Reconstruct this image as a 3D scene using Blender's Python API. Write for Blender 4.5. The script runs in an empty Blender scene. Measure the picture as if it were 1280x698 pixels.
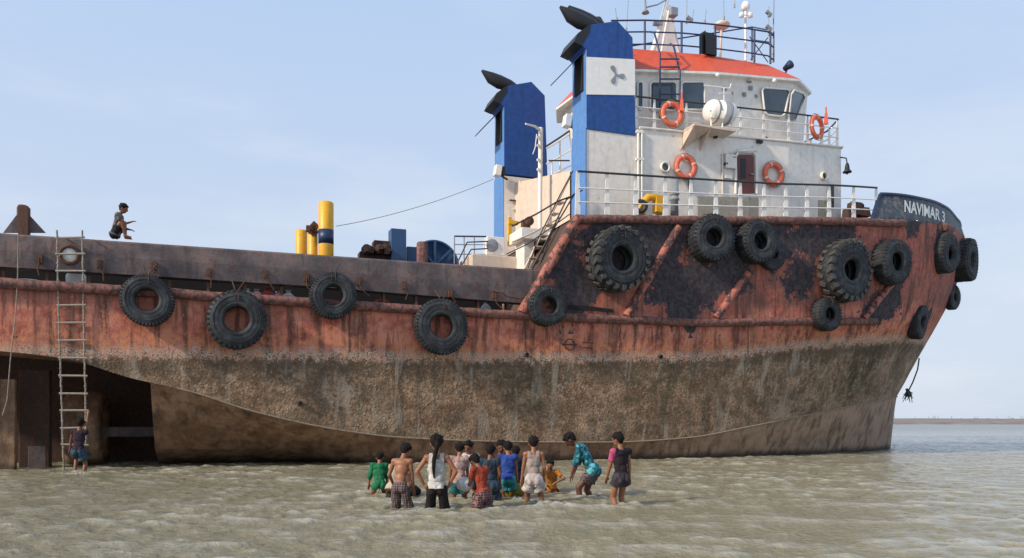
import bpy, bmesh, math, random
import numpy as np
from mathutils import Vector, Matrix, Quaternion
from mathutils.bvhtree import BVHTree
from mathutils import noise as mn

SKYMIX, SUNE = .85, 4.6
random.seed(7); np.random.seed(7)
scene = bpy.context.scene
col = scene.collection
PI = math.pi

# ------------------------------------------------------------------ camera geometry (metres)
F, HOR, CX, CAMH = 1000.0, 527.0, 640.0, 1.25
TH = math.radians(20.0)
CT, ST = math.cos(TH), math.sin(TH)
Y0 = 24.2                       # distance to the hull side straight ahead

def L(px, py, t):
    """point of the vessel (s along, t inboard, z up) seen in direction px,py"""
    a = (px - CX) / F
    s = (a * (Y0 + t * CT) + t * ST) / (CT - a * ST)
    Y = Y0 + s * ST + t * CT
    return Vector((s, t, CAMH + (HOR - py) * Y / F))

def S2W(p):
    return Vector((p[0] * CT - p[1] * ST, Y0 + p[0] * ST + p[1] * CT, p[2]))

def cam_local():
    x, y = 0.0, -Y0
    return Vector((x * CT + y * ST, -x * ST + y * CT, CAMH))
CAML = cam_local()
def ray_local(px, py):
    a = (px - CX) / F
    d = Vector((a * CT + 1.0 * ST, -a * ST + CT, (HOR - py) / F))
    return d.normalized()
def seabed(px, py):
    """world point on the water plane"""
    Y = CAMH * F / (py - HOR)
    return Vector(((px - CX) / F * Y, Y, 0))

def curve(tab):
    xs = [a for a, b in tab]; ys = [b for a, b in tab]
    n = len(xs); m = []
    for i in range(n):
        if i == 0: m.append((ys[1]-ys[0])/(xs[1]-xs[0]))
        elif i == n-1: m.append((ys[-1]-ys[-2])/(xs[-1]-xs[-2]))
        else:
            d0 = (ys[i]-ys[i-1])/(xs[i]-xs[i-1]); d1 = (ys[i+1]-ys[i])/(xs[i+1]-xs[i])
            m.append(0 if d0*d1 <= 0 else 2*d0*d1/(d0+d1))
    def f(x):
        if x <= xs[0]: return ys[0]
        if x >= xs[-1]: return ys[-1]
        i = 0
        while x > xs[i+1]: i += 1
        h = xs[i+1]-xs[i]; u = (x-xs[i])/h
        return ((2*u**3-3*u**2+1)*ys[i] + (u**3-2*u**2+u)*h*m[i]
                + (-2*u**3+3*u**2)*ys[i+1] + (u**3-u**2)*h*m[i+1])
    return f

# ------------------------------------------------------------------ materials
def lin(c):
    if isinstance(c, str):
        c = [int(c[i:i+2], 16)/255 for i in (0, 2, 4)]
        c = [x/12.92 if x <= .04045 else ((x+.055)/1.055)**2.4 for x in c]
    return (c[0], c[1], c[2], 1.0)

class NT:
    def __init__(s, name):
        s.m = bpy.data.materials.new(name); s.m.use_nodes = True
        s.t = s.m.node_tree; s.n = s.t.nodes; s.l = s.t.links
        s.bsdf = s.n['Principled BSDF']
        s.tc = s.n.new('ShaderNodeTexCoord')
    def put(s, sock, v):
        if v is None: return
        if hasattr(v, 'is_output') or isinstance(v, bpy.types.NodeSocket): s.l.new(v, sock)
        else: sock.default_value = v
    def mapping(s, scale=(1, 1, 1), src=None):
        n = s.n.new('ShaderNodeMapping'); n.inputs['Scale'].default_value = scale
        s.l.new(src or s.tc.outputs['Object'], n.inputs['Vector']); return n.outputs[0]
    def noise(s, scale, detail=4, rough=.55, vec=None, dist=0.0):
        n = s.n.new('ShaderNodeTexNoise'); n.inputs['Scale'].default_value = scale
        n.inputs['Detail'].default_value = detail; n.inputs['Roughness'].default_value = rough
        n.inputs['Distortion'].default_value = dist
        s.l.new(vec or s.tc.outputs['Object'], n.inputs['Vector']); return n.outputs['Fac']
    def voro(s, scale, vec=None, feature='F1'):
        n = s.n.new('ShaderNodeTexVoronoi'); n.inputs['Scale'].default_value = scale; n.feature = feature
        s.l.new(vec or s.tc.outputs['Object'], n.inputs['Vector']); return n.outputs['Distance']
    def ramp(s, fac, a, b, lo=0.0, hi=1.0):
        n = s.n.new('ShaderNodeMapRange'); n.clamp = True; n.interpolation_type = 'SMOOTHSTEP'
        s.put(n.inputs['Value'], fac); s.put(n.inputs['From Min'], a); s.put(n.inputs['From Max'], b)
        s.put(n.inputs['To Min'], lo); s.put(n.inputs['To Max'], hi); return n.outputs[0]
    def math(s, op, a, b=None):
        n = s.n.new('ShaderNodeMath'); n.operation = op
        s.put(n.inputs[0], a)
        if b is not None: s.put(n.inputs[1], b)
        return n.outputs[0]
    def mix(s, f, a, b):
        n = s.n.new('ShaderNodeMix'); n.data_type = 'RGBA'
        s.put(n.inputs[0], f); s.put(n.inputs[6], a); s.put(n.inputs[7], b); return n.outputs[2]
    def attr(s, name):
        n = s.n.new('ShaderNodeAttribute'); n.attribute_name = name; return n.outputs['Fac']
    def z(s):
        n = s.n.new('ShaderNodeSeparateXYZ'); s.l.new(s.tc.outputs['Object'], n.inputs[0]); return n.outputs
    def bump(s, h, strength=.4, dist=.02, prev=None):
        n = s.n.new('ShaderNodeBump'); n.inputs['Strength'].default_value = strength
        n.inputs['Distance'].default_value = dist; s.l.new(h, n.inputs['Height'])
        if prev: s.l.new(prev, n.inputs['Normal'])
        s.l.new(n.outputs[0], s.bsdf.inputs['Normal']); return n.outputs[0]
    def out(s, color, rough=.6, metal=0.0, spec=None):
        s.put(s.bsdf.inputs['Base Color'], color); s.put(s.bsdf.inputs['Roughness'], rough)
        s.put(s.bsdf.inputs['Metallic'], metal)
        if spec is not None: s.bsdf.inputs['Specular IOR Level'].default_value = spec
        return s.m

RUST = lin((.16, .055, .022)); RUSTD = lin((.05, .022, .014))

def painted(name, c, rust=.25, rough=.5, dirt=.35, scale=1.0, rustc=None):
    """weathered paint: mottled tone, grime streaks running down, rust spots"""
    k = NT(name); c = lin(c)
    big = k.noise(.7*scale, 3); mid = k.noise(5*scale, 5, .65)
    st = k.noise(1.0, 5, .6, k.mapping((5*scale, 5*scale, .45*scale)))
    dark = (c[0]*.55, c[1]*.53, c[2]*.5, 1)
    a = k.mix(k.ramp(mid, .35, .7, 0, dirt), c, dark)
    a = k.mix(k.ramp(st, .5, .75, 0, dirt*1.1), a, (dark[0]*.8, dark[1]*.75, dark[2]*.7, 1))
    r = k.noise(2.6*scale, 8, .68)
    f = k.ramp(k.math('ADD', k.math('MULTIPLY', r, .8), k.math('MULTIPLY', st, .35)), .78-rust*.36, .84-rust*.36)
    rc = k.mix(k.noise(14*scale, 4), rustc or RUSTD, rustc or RUST)
    a = k.mix(f, a, rc)
    k.bump(k.math('ADD', mid, k.math('MULTIPLY', f, .6)), .35, .012)
    return k.out(a, k.ramp(f, 0, 1, rough, .9))

def cargo_mat():
    k = NT('cargo_rail_paint')
    n1 = k.noise(1.1, 8, .65); n2 = k.noise(5, 8, .7); n3 = k.noise(11, 5, .7)
    st = k.noise(1.0, 6, .6, k.mapping((5, 5, .6)))
    c = k.mix(k.ramp(n1, .3, .7), lin((.050, .042, .048)), lin((.160, .122, .115)))
    c = k.mix(k.ramp(n2, .50, .64, 0, .8), c, lin((.10, .048, .038)))
    c = k.mix(k.ramp(k.math('ADD', k.math('MULTIPLY', n1, .6), k.math('MULTIPLY', n3, .5)), .60, .68, 0, .75), c, lin((.21, .10, .075)))
    c = k.mix(k.ramp(k.noise(7, 9, .75), .64, .70, 0, .7), c, lin((.30, .25, .23)))
    c = k.mix(k.ramp(st, .52, .68, 0, .7), c, lin((.045, .033, .032)))
    k.bump(k.math('ADD', n2, n3), .5, .02)
    return k.out(c, .75)
M = {}
M['white'] = painted('white_paint', (.78, .75, .69), .10, .45, .3)
M['housew'] = painted('house_paint', (.74, .69, .62), .22, .5, .30)
M['cream'] = painted('cream_paint', (.66, .53, .42), .15, .5, .3)
M['raftw'] = painted('raft_shell', (.80, .77, .72), .0, .35, .15)
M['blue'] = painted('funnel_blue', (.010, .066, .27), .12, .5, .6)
M['bluesunlit'] = painted('sunlit_funnel_blue', (.085, .22, .50), .1, .5, .35)  # lighter copy of the funnel blue, sunlight painted into the aft faces
M['navy'] = painted('navy_paint', (.012, .028, .085), .05, .45, .3)
M['winchblue'] = painted('winch_blue', (.022, .07, .17), .25, .5, .4)
M['bowblue'] = painted('bow_bulwark_paint', (.046, .064, .088), .62, .6, .8, 1.5, lin((.13, .125, .12)))
M['orange'] = painted('orange_roof', (.64, .085, .028), .05, .55, .35)
M['ring'] = painted('life_ring_orange', (.72, .14, .07), .0, .5, .25, 3)
M['ringw'] = painted('life_ring_tape', (.78, .50, .40), .0, .5, .2, 3)
M['yellow'] = painted('yellow_paint', (.72, .38, .012), .10, .45, .3, 1.5)
M['black'] = painted('black_steel', (.012, .012, .013), .05, .55, .2)
M['darkrail'] = painted('dark_handrail', (.035, .033, .035), .2, .6, .3)
M['door'] = painted('red_door_paint', (.13, .028, .022), .15, .45, .4)
M['grey'] = painted('grey_steel', (.25, .27, .29), .15, .5, .3)
M['rustpipe'] = painted('rusty_pipe', (.24, .10, .08), .62, .85, .9, 2.4, lin((.085, .048, .04)))
M['redpipe'] = painted('red_worn_pipe', (.40, .13, .09), .62, .75, .6, 1.6, lin((.07, .045, .042)))
M['cargo'] = cargo_mat()
M['rusty'] = painted('rusted_iron', (.11, .055, .035), .6, .9, .6, 3)
M['gear'] = painted('dark_rusty_machinery', (.06, .035, .028), .5, .85, .6, 3)
M['deck'] = painted('deck_steel', (.08, .045, .035), .4, .85, .5)
M['void'] = painted('dark_backing', (.008, .007, .007), .0, .9, .2)
M['text'] = painted('faded_white_letters', (.62, .62, .58), .0, .6, .25, 6)

def cargo_dummy(): pass
def glass_mat():
    k = NT('wheelhouse_glass')
    a = k.mix(k.noise(1.5, 2), lin((.03, .042, .055)), lin((.09, .12, .15)))
    return k.out(a, .08, 0, .6)
M['glass'] = glass_mat()

def rubber():
    k = NT('tyre_rubber')
    n = k.noise(4, 6, .6); n2 = k.noise(22, 4)
    a = k.mix(k.ramp(n, .42, .68), lin((.010, .012, .015)), lin((.036, .042, .046)))
    a = k.mix(k.ramp(n2, .58, .75, 0, .5), a, lin((.12, .11, .095)))
    k.bump(n2, .4, .01)
    return k.out(a, .75)
M['rubber'] = rubber()
M['lug'] = painted('dusty_tread_rubber', (.060, .060, .056), .0, .85, .6, 3)

def cloth(name, c, pat=None):
    k = NT(name); c = lin(c)
    n = k.noise(9, 4); n2 = k.noise(40, 3)
    a = k.mix(k.ramp(n, .35, .7), (c[0]*.62, c[1]*.62, c[2]*.62, 1), c)
    if pat == 'check':
        w = k.n.new('ShaderNodeTexWave'); w.inputs['Scale'].default_value = 9; w.bands_direction = 'Z'
        w2 = k.n.new('ShaderNodeTexWave'); w2.inputs['Scale'].default_value = 9; w2.bands_direction = 'X'
        for q in (w, w2): k.l.new(k.tc.outputs['Object'], q.inputs['Vector'])
        a = k.mix(k.ramp(k.math('MAXIMUM', w.outputs['Fac'], w2.outputs['Fac']), .7, .95, 0, .6), a, lin((.28, .2, .2)))
    if pat == 'blotch':
        a = k.mix(k.ramp(k.noise(15, 3), .52, .58), a, lin((.10, .36, .40)))
    if pat == 'wet':
        z = k.z()[2]
        a = k.mix(k.ramp(k.math('ADD', z, k.math('MULTIPLY', n, .15)), .12, .3, .65, 0), a, (c[0]*.25, c[1]*.28, c[2]*.3, 1))
    k.bump(k.math('ADD', n, k.math('MULTIPLY', n2, .2)), .8, .02)
    return k.out(a, .85, 0, .2)
def skin(name, c):
    k = NT(name); c = lin(c)
    a = k.mix(k.ramp(k.noise(7, 3), .3, .7), (c[0]*.72, c[1]*.68, c[2]*.65, 1), c)
    m = k.out(a, .5, 0, .35)
    k.bsdf.inputs['Subsurface Weight'].default_value = .04
    return m
SK = [skin('skin_brown', (.22, .095, .052)), skin('skin_tan', (.30, .135, .072)), skin('skin_dark', (.12, .052, .032))]
HAIR = cloth('black_hair', (.012, .009, .008))
M['rope'] = cloth('worn_rope', (.30, .27, .22)); M['wood'] = painted('grey_wood', (.36, .31, .26), .0, .8, .4, 4)
M['tarp'] = cloth('pale_tarp', (.5, .5, .5)); M['ropeg'] = cloth('algae_rope', (.07, .09, .055))

# ------------------------------------------------------------------ mesh helpers
class MB:
    def __init__(s): s.v = []; s.f = []; s.mi = []; s.sm = []
    def add(s, vs, fs, mi=0, smooth=False):
        o = len(s.v); s.v += [tuple(p) for p in vs]
        for f in fs: s.f.append([i+o for i in f]); s.mi.append(mi); s.sm.append(smooth)
    def box(s, c, d, rot=None, mi=0, taper=1.0):
        x, y, z = d[0]/2, d[1]/2, d[2]/2
        vs = [Vector((sx*x*(taper if sz > 0 else 1), sy*y*(taper if sz > 0 else 1), sz*z)) for sz in (-1, 1) for sy in (-1, 1) for sx in (-1, 1)]
        if rot is not None: vs = [rot @ v for v in vs]
        s.add([v + Vector(c) for v in vs], [(0, 2, 3, 1), (4, 5, 7, 6), (0, 1, 5, 4), (2, 6, 7, 3), (0, 4, 6, 2), (1, 3, 7, 5)], mi)
    def span(s, a, b, mi=0):
        s.box([(a[i]+b[i])/2 for i in range(3)], [abs(a[i]-b[i]) for i in range(3)], None, mi)
    def pipe(s, pts, r, seg=8, mi=0, cap=True, r2=None, rough=0):
        pts = [Vector(p) for p in pts]; n = len(pts)
        if n < 2: return
        rings = []; up = None
        for i, p in enumerate(pts):
            d = (pts[min(i+1, n-1)] - pts[max(i-1, 0)])
            if d.length < 1e-9: d = Vector((0, 0, 1))
            d.normalize()
            if up is None:
                up = Vector((0, 0, 1)) if abs(d.z) < .9 else Vector((1, 0, 0))
            x = d.cross(up).normalized(); up = x.cross(d).normalized()
            rr = r if r2 is None else r + (r2-r)*i/(n-1)
            rings.append([p + (x*math.cos(2*PI*k/seg) + up*math.sin(2*PI*k/seg))*rr*(1+rough*mn.noise(Vector((p.x*2.3+p.y, k*.7, i*.21)))) for k in range(seg)])
        vs = [q for R in rings for q in R]; fs = []
        for i in range(n-1):
            for k in range(seg):
                a = i*seg+k; b = i*seg+(k+1) % seg
                fs.append((a, b, b+seg, a+seg))
        s.add(vs, fs, mi, True)
        if cap:
            s.add(rings[0], [tuple(range(seg))], mi); s.add(rings[-1], [tuple(range(seg))[::-1]], mi)
    def lathe(s, prof, c, axis=Vector((0, 0, 1)), seg=32, mi=0, closed=False, smooth=True):
        q = Vector((0, 0, 1)).rotation_difference(Vector(axis).normalized()); c = Vector(c)
        vs = []
        for r, h in prof:
            for k in range(seg):
                a = 2*PI*k/seg; vs.append(q @ Vector((r*math.cos(a), r*math.sin(a), h)) + c)
        m = len(prof); fs = []
        for i in range(m if closed else m-1):
            j = (i+1) % m
            for k in range(seg):
                k2 = (k+1) % seg; fs.append((i*seg+k, i*seg+k2, j*seg+k2, j*seg+k))
        s.add(vs, fs, mi, smooth)
    def ball(s, c, r, mi=0, seg=14, sc=(1, 1, 1)):
        prof = [(r*math.sin(PI*i/8)*1.0, -r*math.cos(PI*i/8)) for i in range(9)]
        o = len(s.v); s.lathe(prof, (0, 0, 0), seg=seg, mi=mi)
        for i in range(o, len(s.v)):
            v = s.v[i]; s.v[i] = (v[0]*sc[0]+c[0], v[1]*sc[1]+c[1], v[2]*sc[2]+c[2])
    def prism(s, poly, off, mi=0):
        """poly: 3d loop, off: extrusion vector"""
        n = len(poly); a = [Vector(p) for p in poly]; b = [p+Vector(off) for p in a]
        s.add(a+b, [tuple(range(n)), tuple(range(n, 2*n))[::-1]] + [(i, i+n, (i+1) % n+n, (i+1) % n) for i in range(n)], mi)
    def mesh(s, name, mats):
        me = bpy.data.meshes.new(name); me.from_pydata(s.v, [], s.f)
        for m in mats: me.materials.append(m)
        me.polygons.foreach_set('material_index', s.mi); me.polygons.foreach_set('use_smooth', s.sm)
        bm = bmesh.new(); bm.from_mesh(me); bmesh.ops.recalc_face_normals(bm, faces=bm.faces); bm.to_mesh(me); bm.free()
        me.update(); return me
    def build(s, name, mat, parent=None, bevel=0):
        mats = mat if isinstance(mat, (list, tuple)) else [mat]
        o = bpy.data.objects.new(name, s.mesh(name, mats)); col.objects.link(o)
        if parent is not None: o.parent = parent
        if bevel:
            b = o.modifiers.new('bevel', 'BEVEL'); b.width = bevel; b.segments = 2; b.limit_method = 'ANGLE'
        return o

def tag(o, label, cat, group=None):
    o['label'] = label; o['category'] = cat
    if group: o['group'] = group
    return o
def empty(name, loc=(0, 0, 0), rz=0.0):
    o = bpy.data.objects.new(name, None); o.location = loc; o.rotation_euler = (0, 0, rz); col.objects.link(o); return o
def pbox(m, x0, x1, y0, y1, t, d, zb=None, mi=0):
    """box on the vessel: front face spans pixels x0..x1,y0..y1 at depth t, d deep"""
    a = L(x0, y0, t); b = L(x1, y0, t)
    zt = L((x0+x1)/2, y0, t).z; zz = L((x0+x1)/2, y1, t).z if zb is None else zb
    m.span((a.x, t, zz), (b.x, t+d, zt), mi)
# ------------------------------------------------------------------ the tug
tug = empty('tugboat', (0, Y0, 0), TH)
tag(tug, 'large rusty red tug aground in shallow water with blue funnels and white wheelhouse', 'ship')

zr = curve([(-16, 4.70), (-13, 4.69), (0, 4.53), (6, 4.56), (10, 4.75), (14, 4.97), (20, 5.4), (24, 5.8)])
zf = curve([(1.5, 7.62), (6.2, 7.98), (10.9, 8.36), (15.4, 8.72), (21.7, 9.4), (24.5, 9.75)])
bT = curve([(0, 5), (12, 5), (15.5, 4.7), (18, 4.0), (20, 3.0), (22.2, 1.55), (23.5, .6), (24, 0)])
bR = curve([(0, 5), (9, 5), (13, 4.75), (16, 4.2), (18, 3.2), (20, 1.9), (21.5, .85), (22.5, 0)])
bC = curve([(-16, 5), (-8, 4.98), (-5, 4.85), (0, 4.6), (5, 4.5), (9, 4.3), (12, 3.9), (15, 3.0), (17.5, 1.9), (19.3, .8), (20.1, 0)])
zC = curve([(-16, 3.15), (-13.4, 2.98), (-12, 2.84), (-10.5, 2.38), (-9, 2.03), (-7.4, 1.51), (-5.2, 1.02), (-3.3, .78), (0, .63), (3.7, .58), (6.5, .7), (9.3, 1.1), (14.2, 1.8), (17.5, 2.15), (20.3, 2.4)])
b2 = curve([(-10, 3.5), (-5, 3.6), (-3, 4.0), (0, 4.15), (5, 4.05), (9, 3.55), (12, 2.9), (15, 2.1), (17.5, 1.2), (19, .4), (19.7, 0)])
z2 = curve([(-10, .5), (-8, .48), (-6.5, .4), (-5, .1), (-4, -.2), (-3, -.45), (20, -.45)])
wlz = curve([(-16, 2.9), (-13, 2.93), (-6, 3.05), (0, 3.15), (6, 3.35), (12, 4.0), (17, 4.45), (21.5, 4.75)])

# bare black undercoat, and shade painted on the hull inside tyre holes, as (px, py, radius px)
BLK = [(765, 327, 36), (883, 301, 32), (940, 305, 32), (1049, 341, 30), (1106, 330, 26), (1027, 394, 20), (715, 365, 42), (690, 335, 30), (765, 300, 52), (820, 300, 48), (830, 355, 46), (870, 350, 44), (905, 330, 45), (960, 300, 40),
       (990, 350, 30), (1000, 300, 34), (850, 385, 30), (735, 300, 18), (640, 350, 20), (1085, 330, 34), (1040, 290, 40), (1075, 390, 28),
       (1098, 375, 30), (925, 290, 40), (1120, 290, 26), (1170, 300, 22), (880, 290, 36), (1150, 440, 26), (1190, 400, 20)]
BLK = [(L(a, b, .3 if a < 1050 else 1.2), c) for a, b, c in BLK]
def blk(s, z):
    v = 0
    for p, r in BLK:
        R = r*.028
        v = max(v, math.exp(-((s-p.x)**2+(z-p.z)**2)/(R*R)))
    return v
GRN = [(L(1085, 455, 1.5), 1.0), (L(1060, 470, 1.5), 1.0), (L(830, 480, .4), .5), (L(660, 470, .3), .5), (L(1110, 445, 3), .8)]

def grn(s, z):
    return max([w*math.exp(-((s-p.x)/.75)**2-((z-p.z)/1.1)**2) for p, w in GRN])

STN = [L(x, 420, .1).x for x in (90, 335, 437, 657, 700, 765, 872, 935, 1010)]
def stn(s, z):
    return max([math.exp(-((s-q)/.24)**2) for q in STN])

def dent(s, z):
    return .03*mn.noise(Vector((s*.9, z*.9, 3))) + .018*math.sin(s*2*PI/.62)*max(0, mn.noise(Vector((s*.5, z*.7, 9)))+.3)

def grid_side(name, rows, parent, mat, sides=(1, -1)):
    """rows[j][i] = (s,b,z); builds starboard and port skins"""
    nj = len(rows); ni = len(rows[0]); vs = []; fs = []; at = []
    for side in sides:
        o = len(vs)
        for j in range(nj):
            for i in range(ni):
                s_, b, z = rows[j][i]
                bb = b + (dent(s_, z) if b > .3 else 0)
                vs.append((s_, 5 - side*bb, z)); at.append((z-wlz(s_), blk(s_, z) if side > 0 else .3, grn(s_, z), stn(s_, z)))
        for j in range(nj-1):
            for i in range(ni-1):
                a = o+j*ni+i; q = (a, a+1, a+ni+1, a+ni)
                fs.append(q if side > 0 else q[::-1])
    me = bpy.data.meshes.new(name); me.from_pydata(vs, [], fs); me.materials.append(mat)
    for k, nm in enumerate(('wl', 'blk', 'grn', 'stn')):
        A = me.attributes.new(nm, 'FLOAT', 'POINT'); A.data.foreach_set('value', [a[k] for a in at])
    me.polygons.foreach_set('use_smooth', [True]*len(me.polygons)); me.update()
    o = bpy.data.objects.new(name, me); col.objects.link(o); o.parent = parent
    return o

def hull_mat():
    k = NT('hull_worn_paint')
    wl = k.attr('wl'); bk = k.attr('blk'); xyz = k.z()
    n1 = k.noise(1.3, 9, .66); n2 = k.noise(6, 8, .62); n3 = k.noise(24, 4, .6)
    st = k.noise(1.0, 7, .62, k.mapping((3.2, 3.2, .28)))
    st2 = k.noise(1.0, 6, .6, k.mapping((9, 9, .7)))
    fine = k.voro(11); fine2 = k.voro(24)
    n4 = k.noise(12, 3, .7)
    # red antifouling / topside paint
    red = k.mix(k.ramp(n2, .3, .7), lin((.29, .075, .055)), lin((.54, .180, .118)))
    red = k.mix(k.ramp(n1, .38, .66, 0, .75), red, lin((.64, .28, .19)))
    red = k.mix(k.ramp(st2, .5, .68, 0, .7), red, lin((.15, .042, .028)))
    red = k.mix(k.ramp(st, .54, .66, 0, .85), red, lin((.065, .042, .034)))
    red = k.mix(k.math('MULTIPLY', k.attr('stn'), k.ramp(st2, .35, .58, .1, .85)), red, lin((.10, .065, .05)))
    # orange rust low on the topside
    low = k.ramp(wl, .95, .2)
    red = k.mix(k.math('MULTIPLY', low, k.ramp(n2, .42, .62)), red, lin((.56, .22, .10)))
    red = k.mix(k.math('MULTIPLY', k.ramp(wl, .5, 0), k.ramp(n3, .5, .68)), red, lin((.10, .06, .04)))
    red = k.mix(k.math('MULTIPLY', k.ramp(wl, 1.15, 1.6), k.ramp(n1, .38, .6, .15, .75)), red, lin((.12, .05, .045)))
    red = k.mix(k.math('MULTIPLY', k.ramp(st, .50, .60), k.ramp(n4, .42, .62, .2, .9)), red, lin((.11, .05, .035)))
    red = k.mix(k.ramp(n4, .62, .70, 0, .6), red, lin((.62, .28, .19)))
    # black undercoat showing, with painted shade behind the tyre holes
    edge = k.math('ADD', bk, k.math('MULTIPLY', k.math('SUBTRACT', n1, .5), 2.2))
    edge = k.math('ADD', edge, k.math('MULTIPLY', k.math('SUBTRACT', n2, .5), .9))
    bf = k.ramp(edge, .50, .56)
    black = k.mix(k.ramp(n2, .35, .7), lin((.026, .025, .030)), lin((.075, .060, .064)))
    black = k.mix(k.ramp(st2, .52, .7, 0, .6), black, lin((.10, .05, .04)))
    up = k.mix(bf, red, black)
    # scattered chips everywhere
    up = k.mix(k.ramp(k.noise(3.4, 10, .72), .63, .66, 0, .85), up, lin((.045, .033, .032)))
    up = k.mix(k.ramp(k.noise(8, 8, .7), .68, .71, 0, .7), up, lin((.36, .25, .2)))
    # growth zone
    g = k.mix(k.ramp(n1, .3, .68), lin((.22, .122, .068)), lin((.44, .285, .175)))
    g = k.mix(k.ramp(n2, .45, .72, 0, .65), g, lin((.10, .066, .045)))
    g = k.mix(k.ramp(st, .52, .68, 0, .7), g, lin((.085, .072, .048)))
    g = k.mix(k.math('MULTIPLY', k.ramp(xyz[0], 5, 10), k.ramp(st2, .46, .60, 0, .85)), g, lin((.40, .32, .235)))
    g = k.mix(k.math('MULTIPLY', k.ramp(wl, -1.0, -2.4), k.ramp(n1, .40, .60, .0, .7)), g, lin((.36, .26, .175)))
    g = k.mix(k.ramp(k.noise(2.2, 6, .6), .50, .62, 0, .7), g, lin((.12, .088, .056)))
    g = k.mix(k.ramp(k.noise(3.1, 7, .65), .56, .68, 0, .6), g, lin((.42, .34, .26)))
    g = k.mix(k.math('MULTIPLY', k.ramp(xyz[0], 14, 19), k.ramp(n1, .35, .6, .35, .95)), g, lin((.46, .33, .235)))
    g = k.mix(k.ramp(n4, .46, .62, 0, .6), g, lin((.11, .07, .046)))
    g = k.mix(k.ramp(n4, .44, .34, 0, .55), g, lin((.42, .32, .22)))
    sp = k.math('MAXIMUM', k.ramp(fine, .14, .26, .75, 0), k.ramp(fine2, .15, .3, .8, 0))
    spn = k.math('MULTIPLY', sp, k.ramp(n1, .42, .6, .1, .9))
    spn = k.math('MULTIPLY', spn, k.ramp(xyz[0], 1, 10, .8, .12))
    g = k.mix(spn, g, lin((.56, .47, .35)))
    dk = k.mix(k.ramp(n2, .35, .65), lin((.028, .026, .018)), lin((.095, .075, .052)))
    band = k.ramp(k.math('ADD', wl, k.math('MULTIPLY', k.math('SUBTRACT', n2, .5), 1.6)), -1.0, -.1)
    g = k.mix(k.math('MULTIPLY', band, .7), g, dk)
    g = k.mix(k.ramp(k.noise(.9, 4, .6, k.mapping((1, 1, 1.6))), .44, .60, 0, .5), g, lin((.095, .064, .038)))
    g = k.mix(k.ramp(k.noise(1.0, 6, .62, k.mapping((2.2, 2.2, .35)), .4), .55, .66, 0, .6), g, lin((.40, .335, .26)))
    gf = k.math('MULTIPLY', k.attr('grn'), k.ramp(k.math('ADD', st, n2), .8, 1.1, .25, 1)); g = k.mix(k.math('MULTIPLY', gf, .9), g, lin((.045, .05, .028)))
    # pale crust at the old waterline
    w2 = k.math('ADD', wl, k.math('MULTIPLY', k.math('SUBTRACT', n2, .5), .6))
    w2 = k.math('ADD', w2, k.math('MULTIPLY', k.math('SUBTRACT', st, .5), .4))
    w2 = k.math('ADD', w2, k.math('MULTIPLY', k.math('SUBTRACT', n3, .5), .3))
    f = k.ramp(w2, -.22, .12)
    c = k.mix(f, g, up)
    cr = k.math('MULTIPLY', k.ramp(w2, -.14, .02), k.ramp(w2, .34, .10))
    c = k.mix(k.math('MULTIPLY', cr, k.ramp(n3, .40, .6)), c, lin((.44, .37, .29)))
    h = k.math('ADD', k.math('MULTIPLY', n3, .5), k.math('MULTIPLY', k.math('SUBTRACT', 1, f), k.math('MULTIPLY', k.ramp(fine, 0, .5, 1, 0), 1.1)))
    b = k.bump(n2, .35, .03)
    k.bump(h, .45, .03, b)
    return k.out(c, .85, 0, .25)
M['hull'] = hull_mat()

def brown_mat():
    k = NT('silty_underwater_plating')
    n1 = k.noise(1.6, 8, .65); n2 = k.noise(9, 6, .6); st = k.noise(1, 6, .6, k.mapping((4, 4, .5)))
    c = k.mix(k.ramp(n1, .35, .65), lin((.19, .105, .062)), lin((.36, .225, .14)))
    c = k.mix(k.math('MULTIPLY', k.ramp(k.z()[0], 3, 13), k.ramp(n1, .3, .6, .4, 1)), c, lin((.42, .30, .215)))
    c = k.mix(k.ramp(st, .45, .7, 0, .7), c, lin((.06, .04, .028)))
    c = k.mix(k.ramp(k.voro(30), .16, .05, 0, .7), c, lin((.30, .25, .19)))
    wz = k.math('ADD', k.z()[2], k.math('MULTIPLY', k.math('SUBTRACT', n1, .5), .3)); c = k.mix(k.ramp(wz, .30, .04, 0, .8), c, lin((.035, .028, .02)))
    k.bump(k.math('ADD', n2, k.ramp(k.voro(30), 0, .5, 1, 0)), .7, .02)
    return k.out(c, .75, 0, .3)
M['brown'] = brown_mat()
M['chine'] = painted('scaled_edge', (.30, .23, .17), .3, .85, .6, 3)

# main hull: s from -10 to the stem
def stations(n_par, n_bow, s0, s_split):
    return [s0 + (s_split-s0)*i/n_par for i in range(n_par)], [1-(1-i/n_bow)**1.7 for i in range(n_bow+1)]
def level(bf, zfn, s0, split, send, npar=110, nbow=70):
    par, bow = stations(npar, nbow, s0, split)
    ss = par + [split+(send-split)*w for w in bow]
    return [(s, max(0, bf(s)), zfn(s)) for s in ss]
K = level(lambda s: 0, lambda s: -.6, -10, 8, 19.6)
L2 = level(b2, z2, -10, 8, 19.7)
C = level(bC, zC, -10, 8, 20.1)
R = level(bR, zr, -10, 8, 22.5)
def lerp(A, B, w, bulge=0):
    return [tuple(a[k]+(b[k]-a[k])*w for k in range(3)) for a, b in zip(A, B)]
rows = [K, L2, lerp(L2, C, .33), lerp(L2, C, .66), C]
NR = 16
for j in range(1, NR): rows.append(lerp(C, R, j/NR))
rows.append(R)
hull = grid_side('hull', rows[4:], tug, M['hull'])
bottom = grid_side('bottom_plating', rows[:5], tug, M['brown'])
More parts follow.
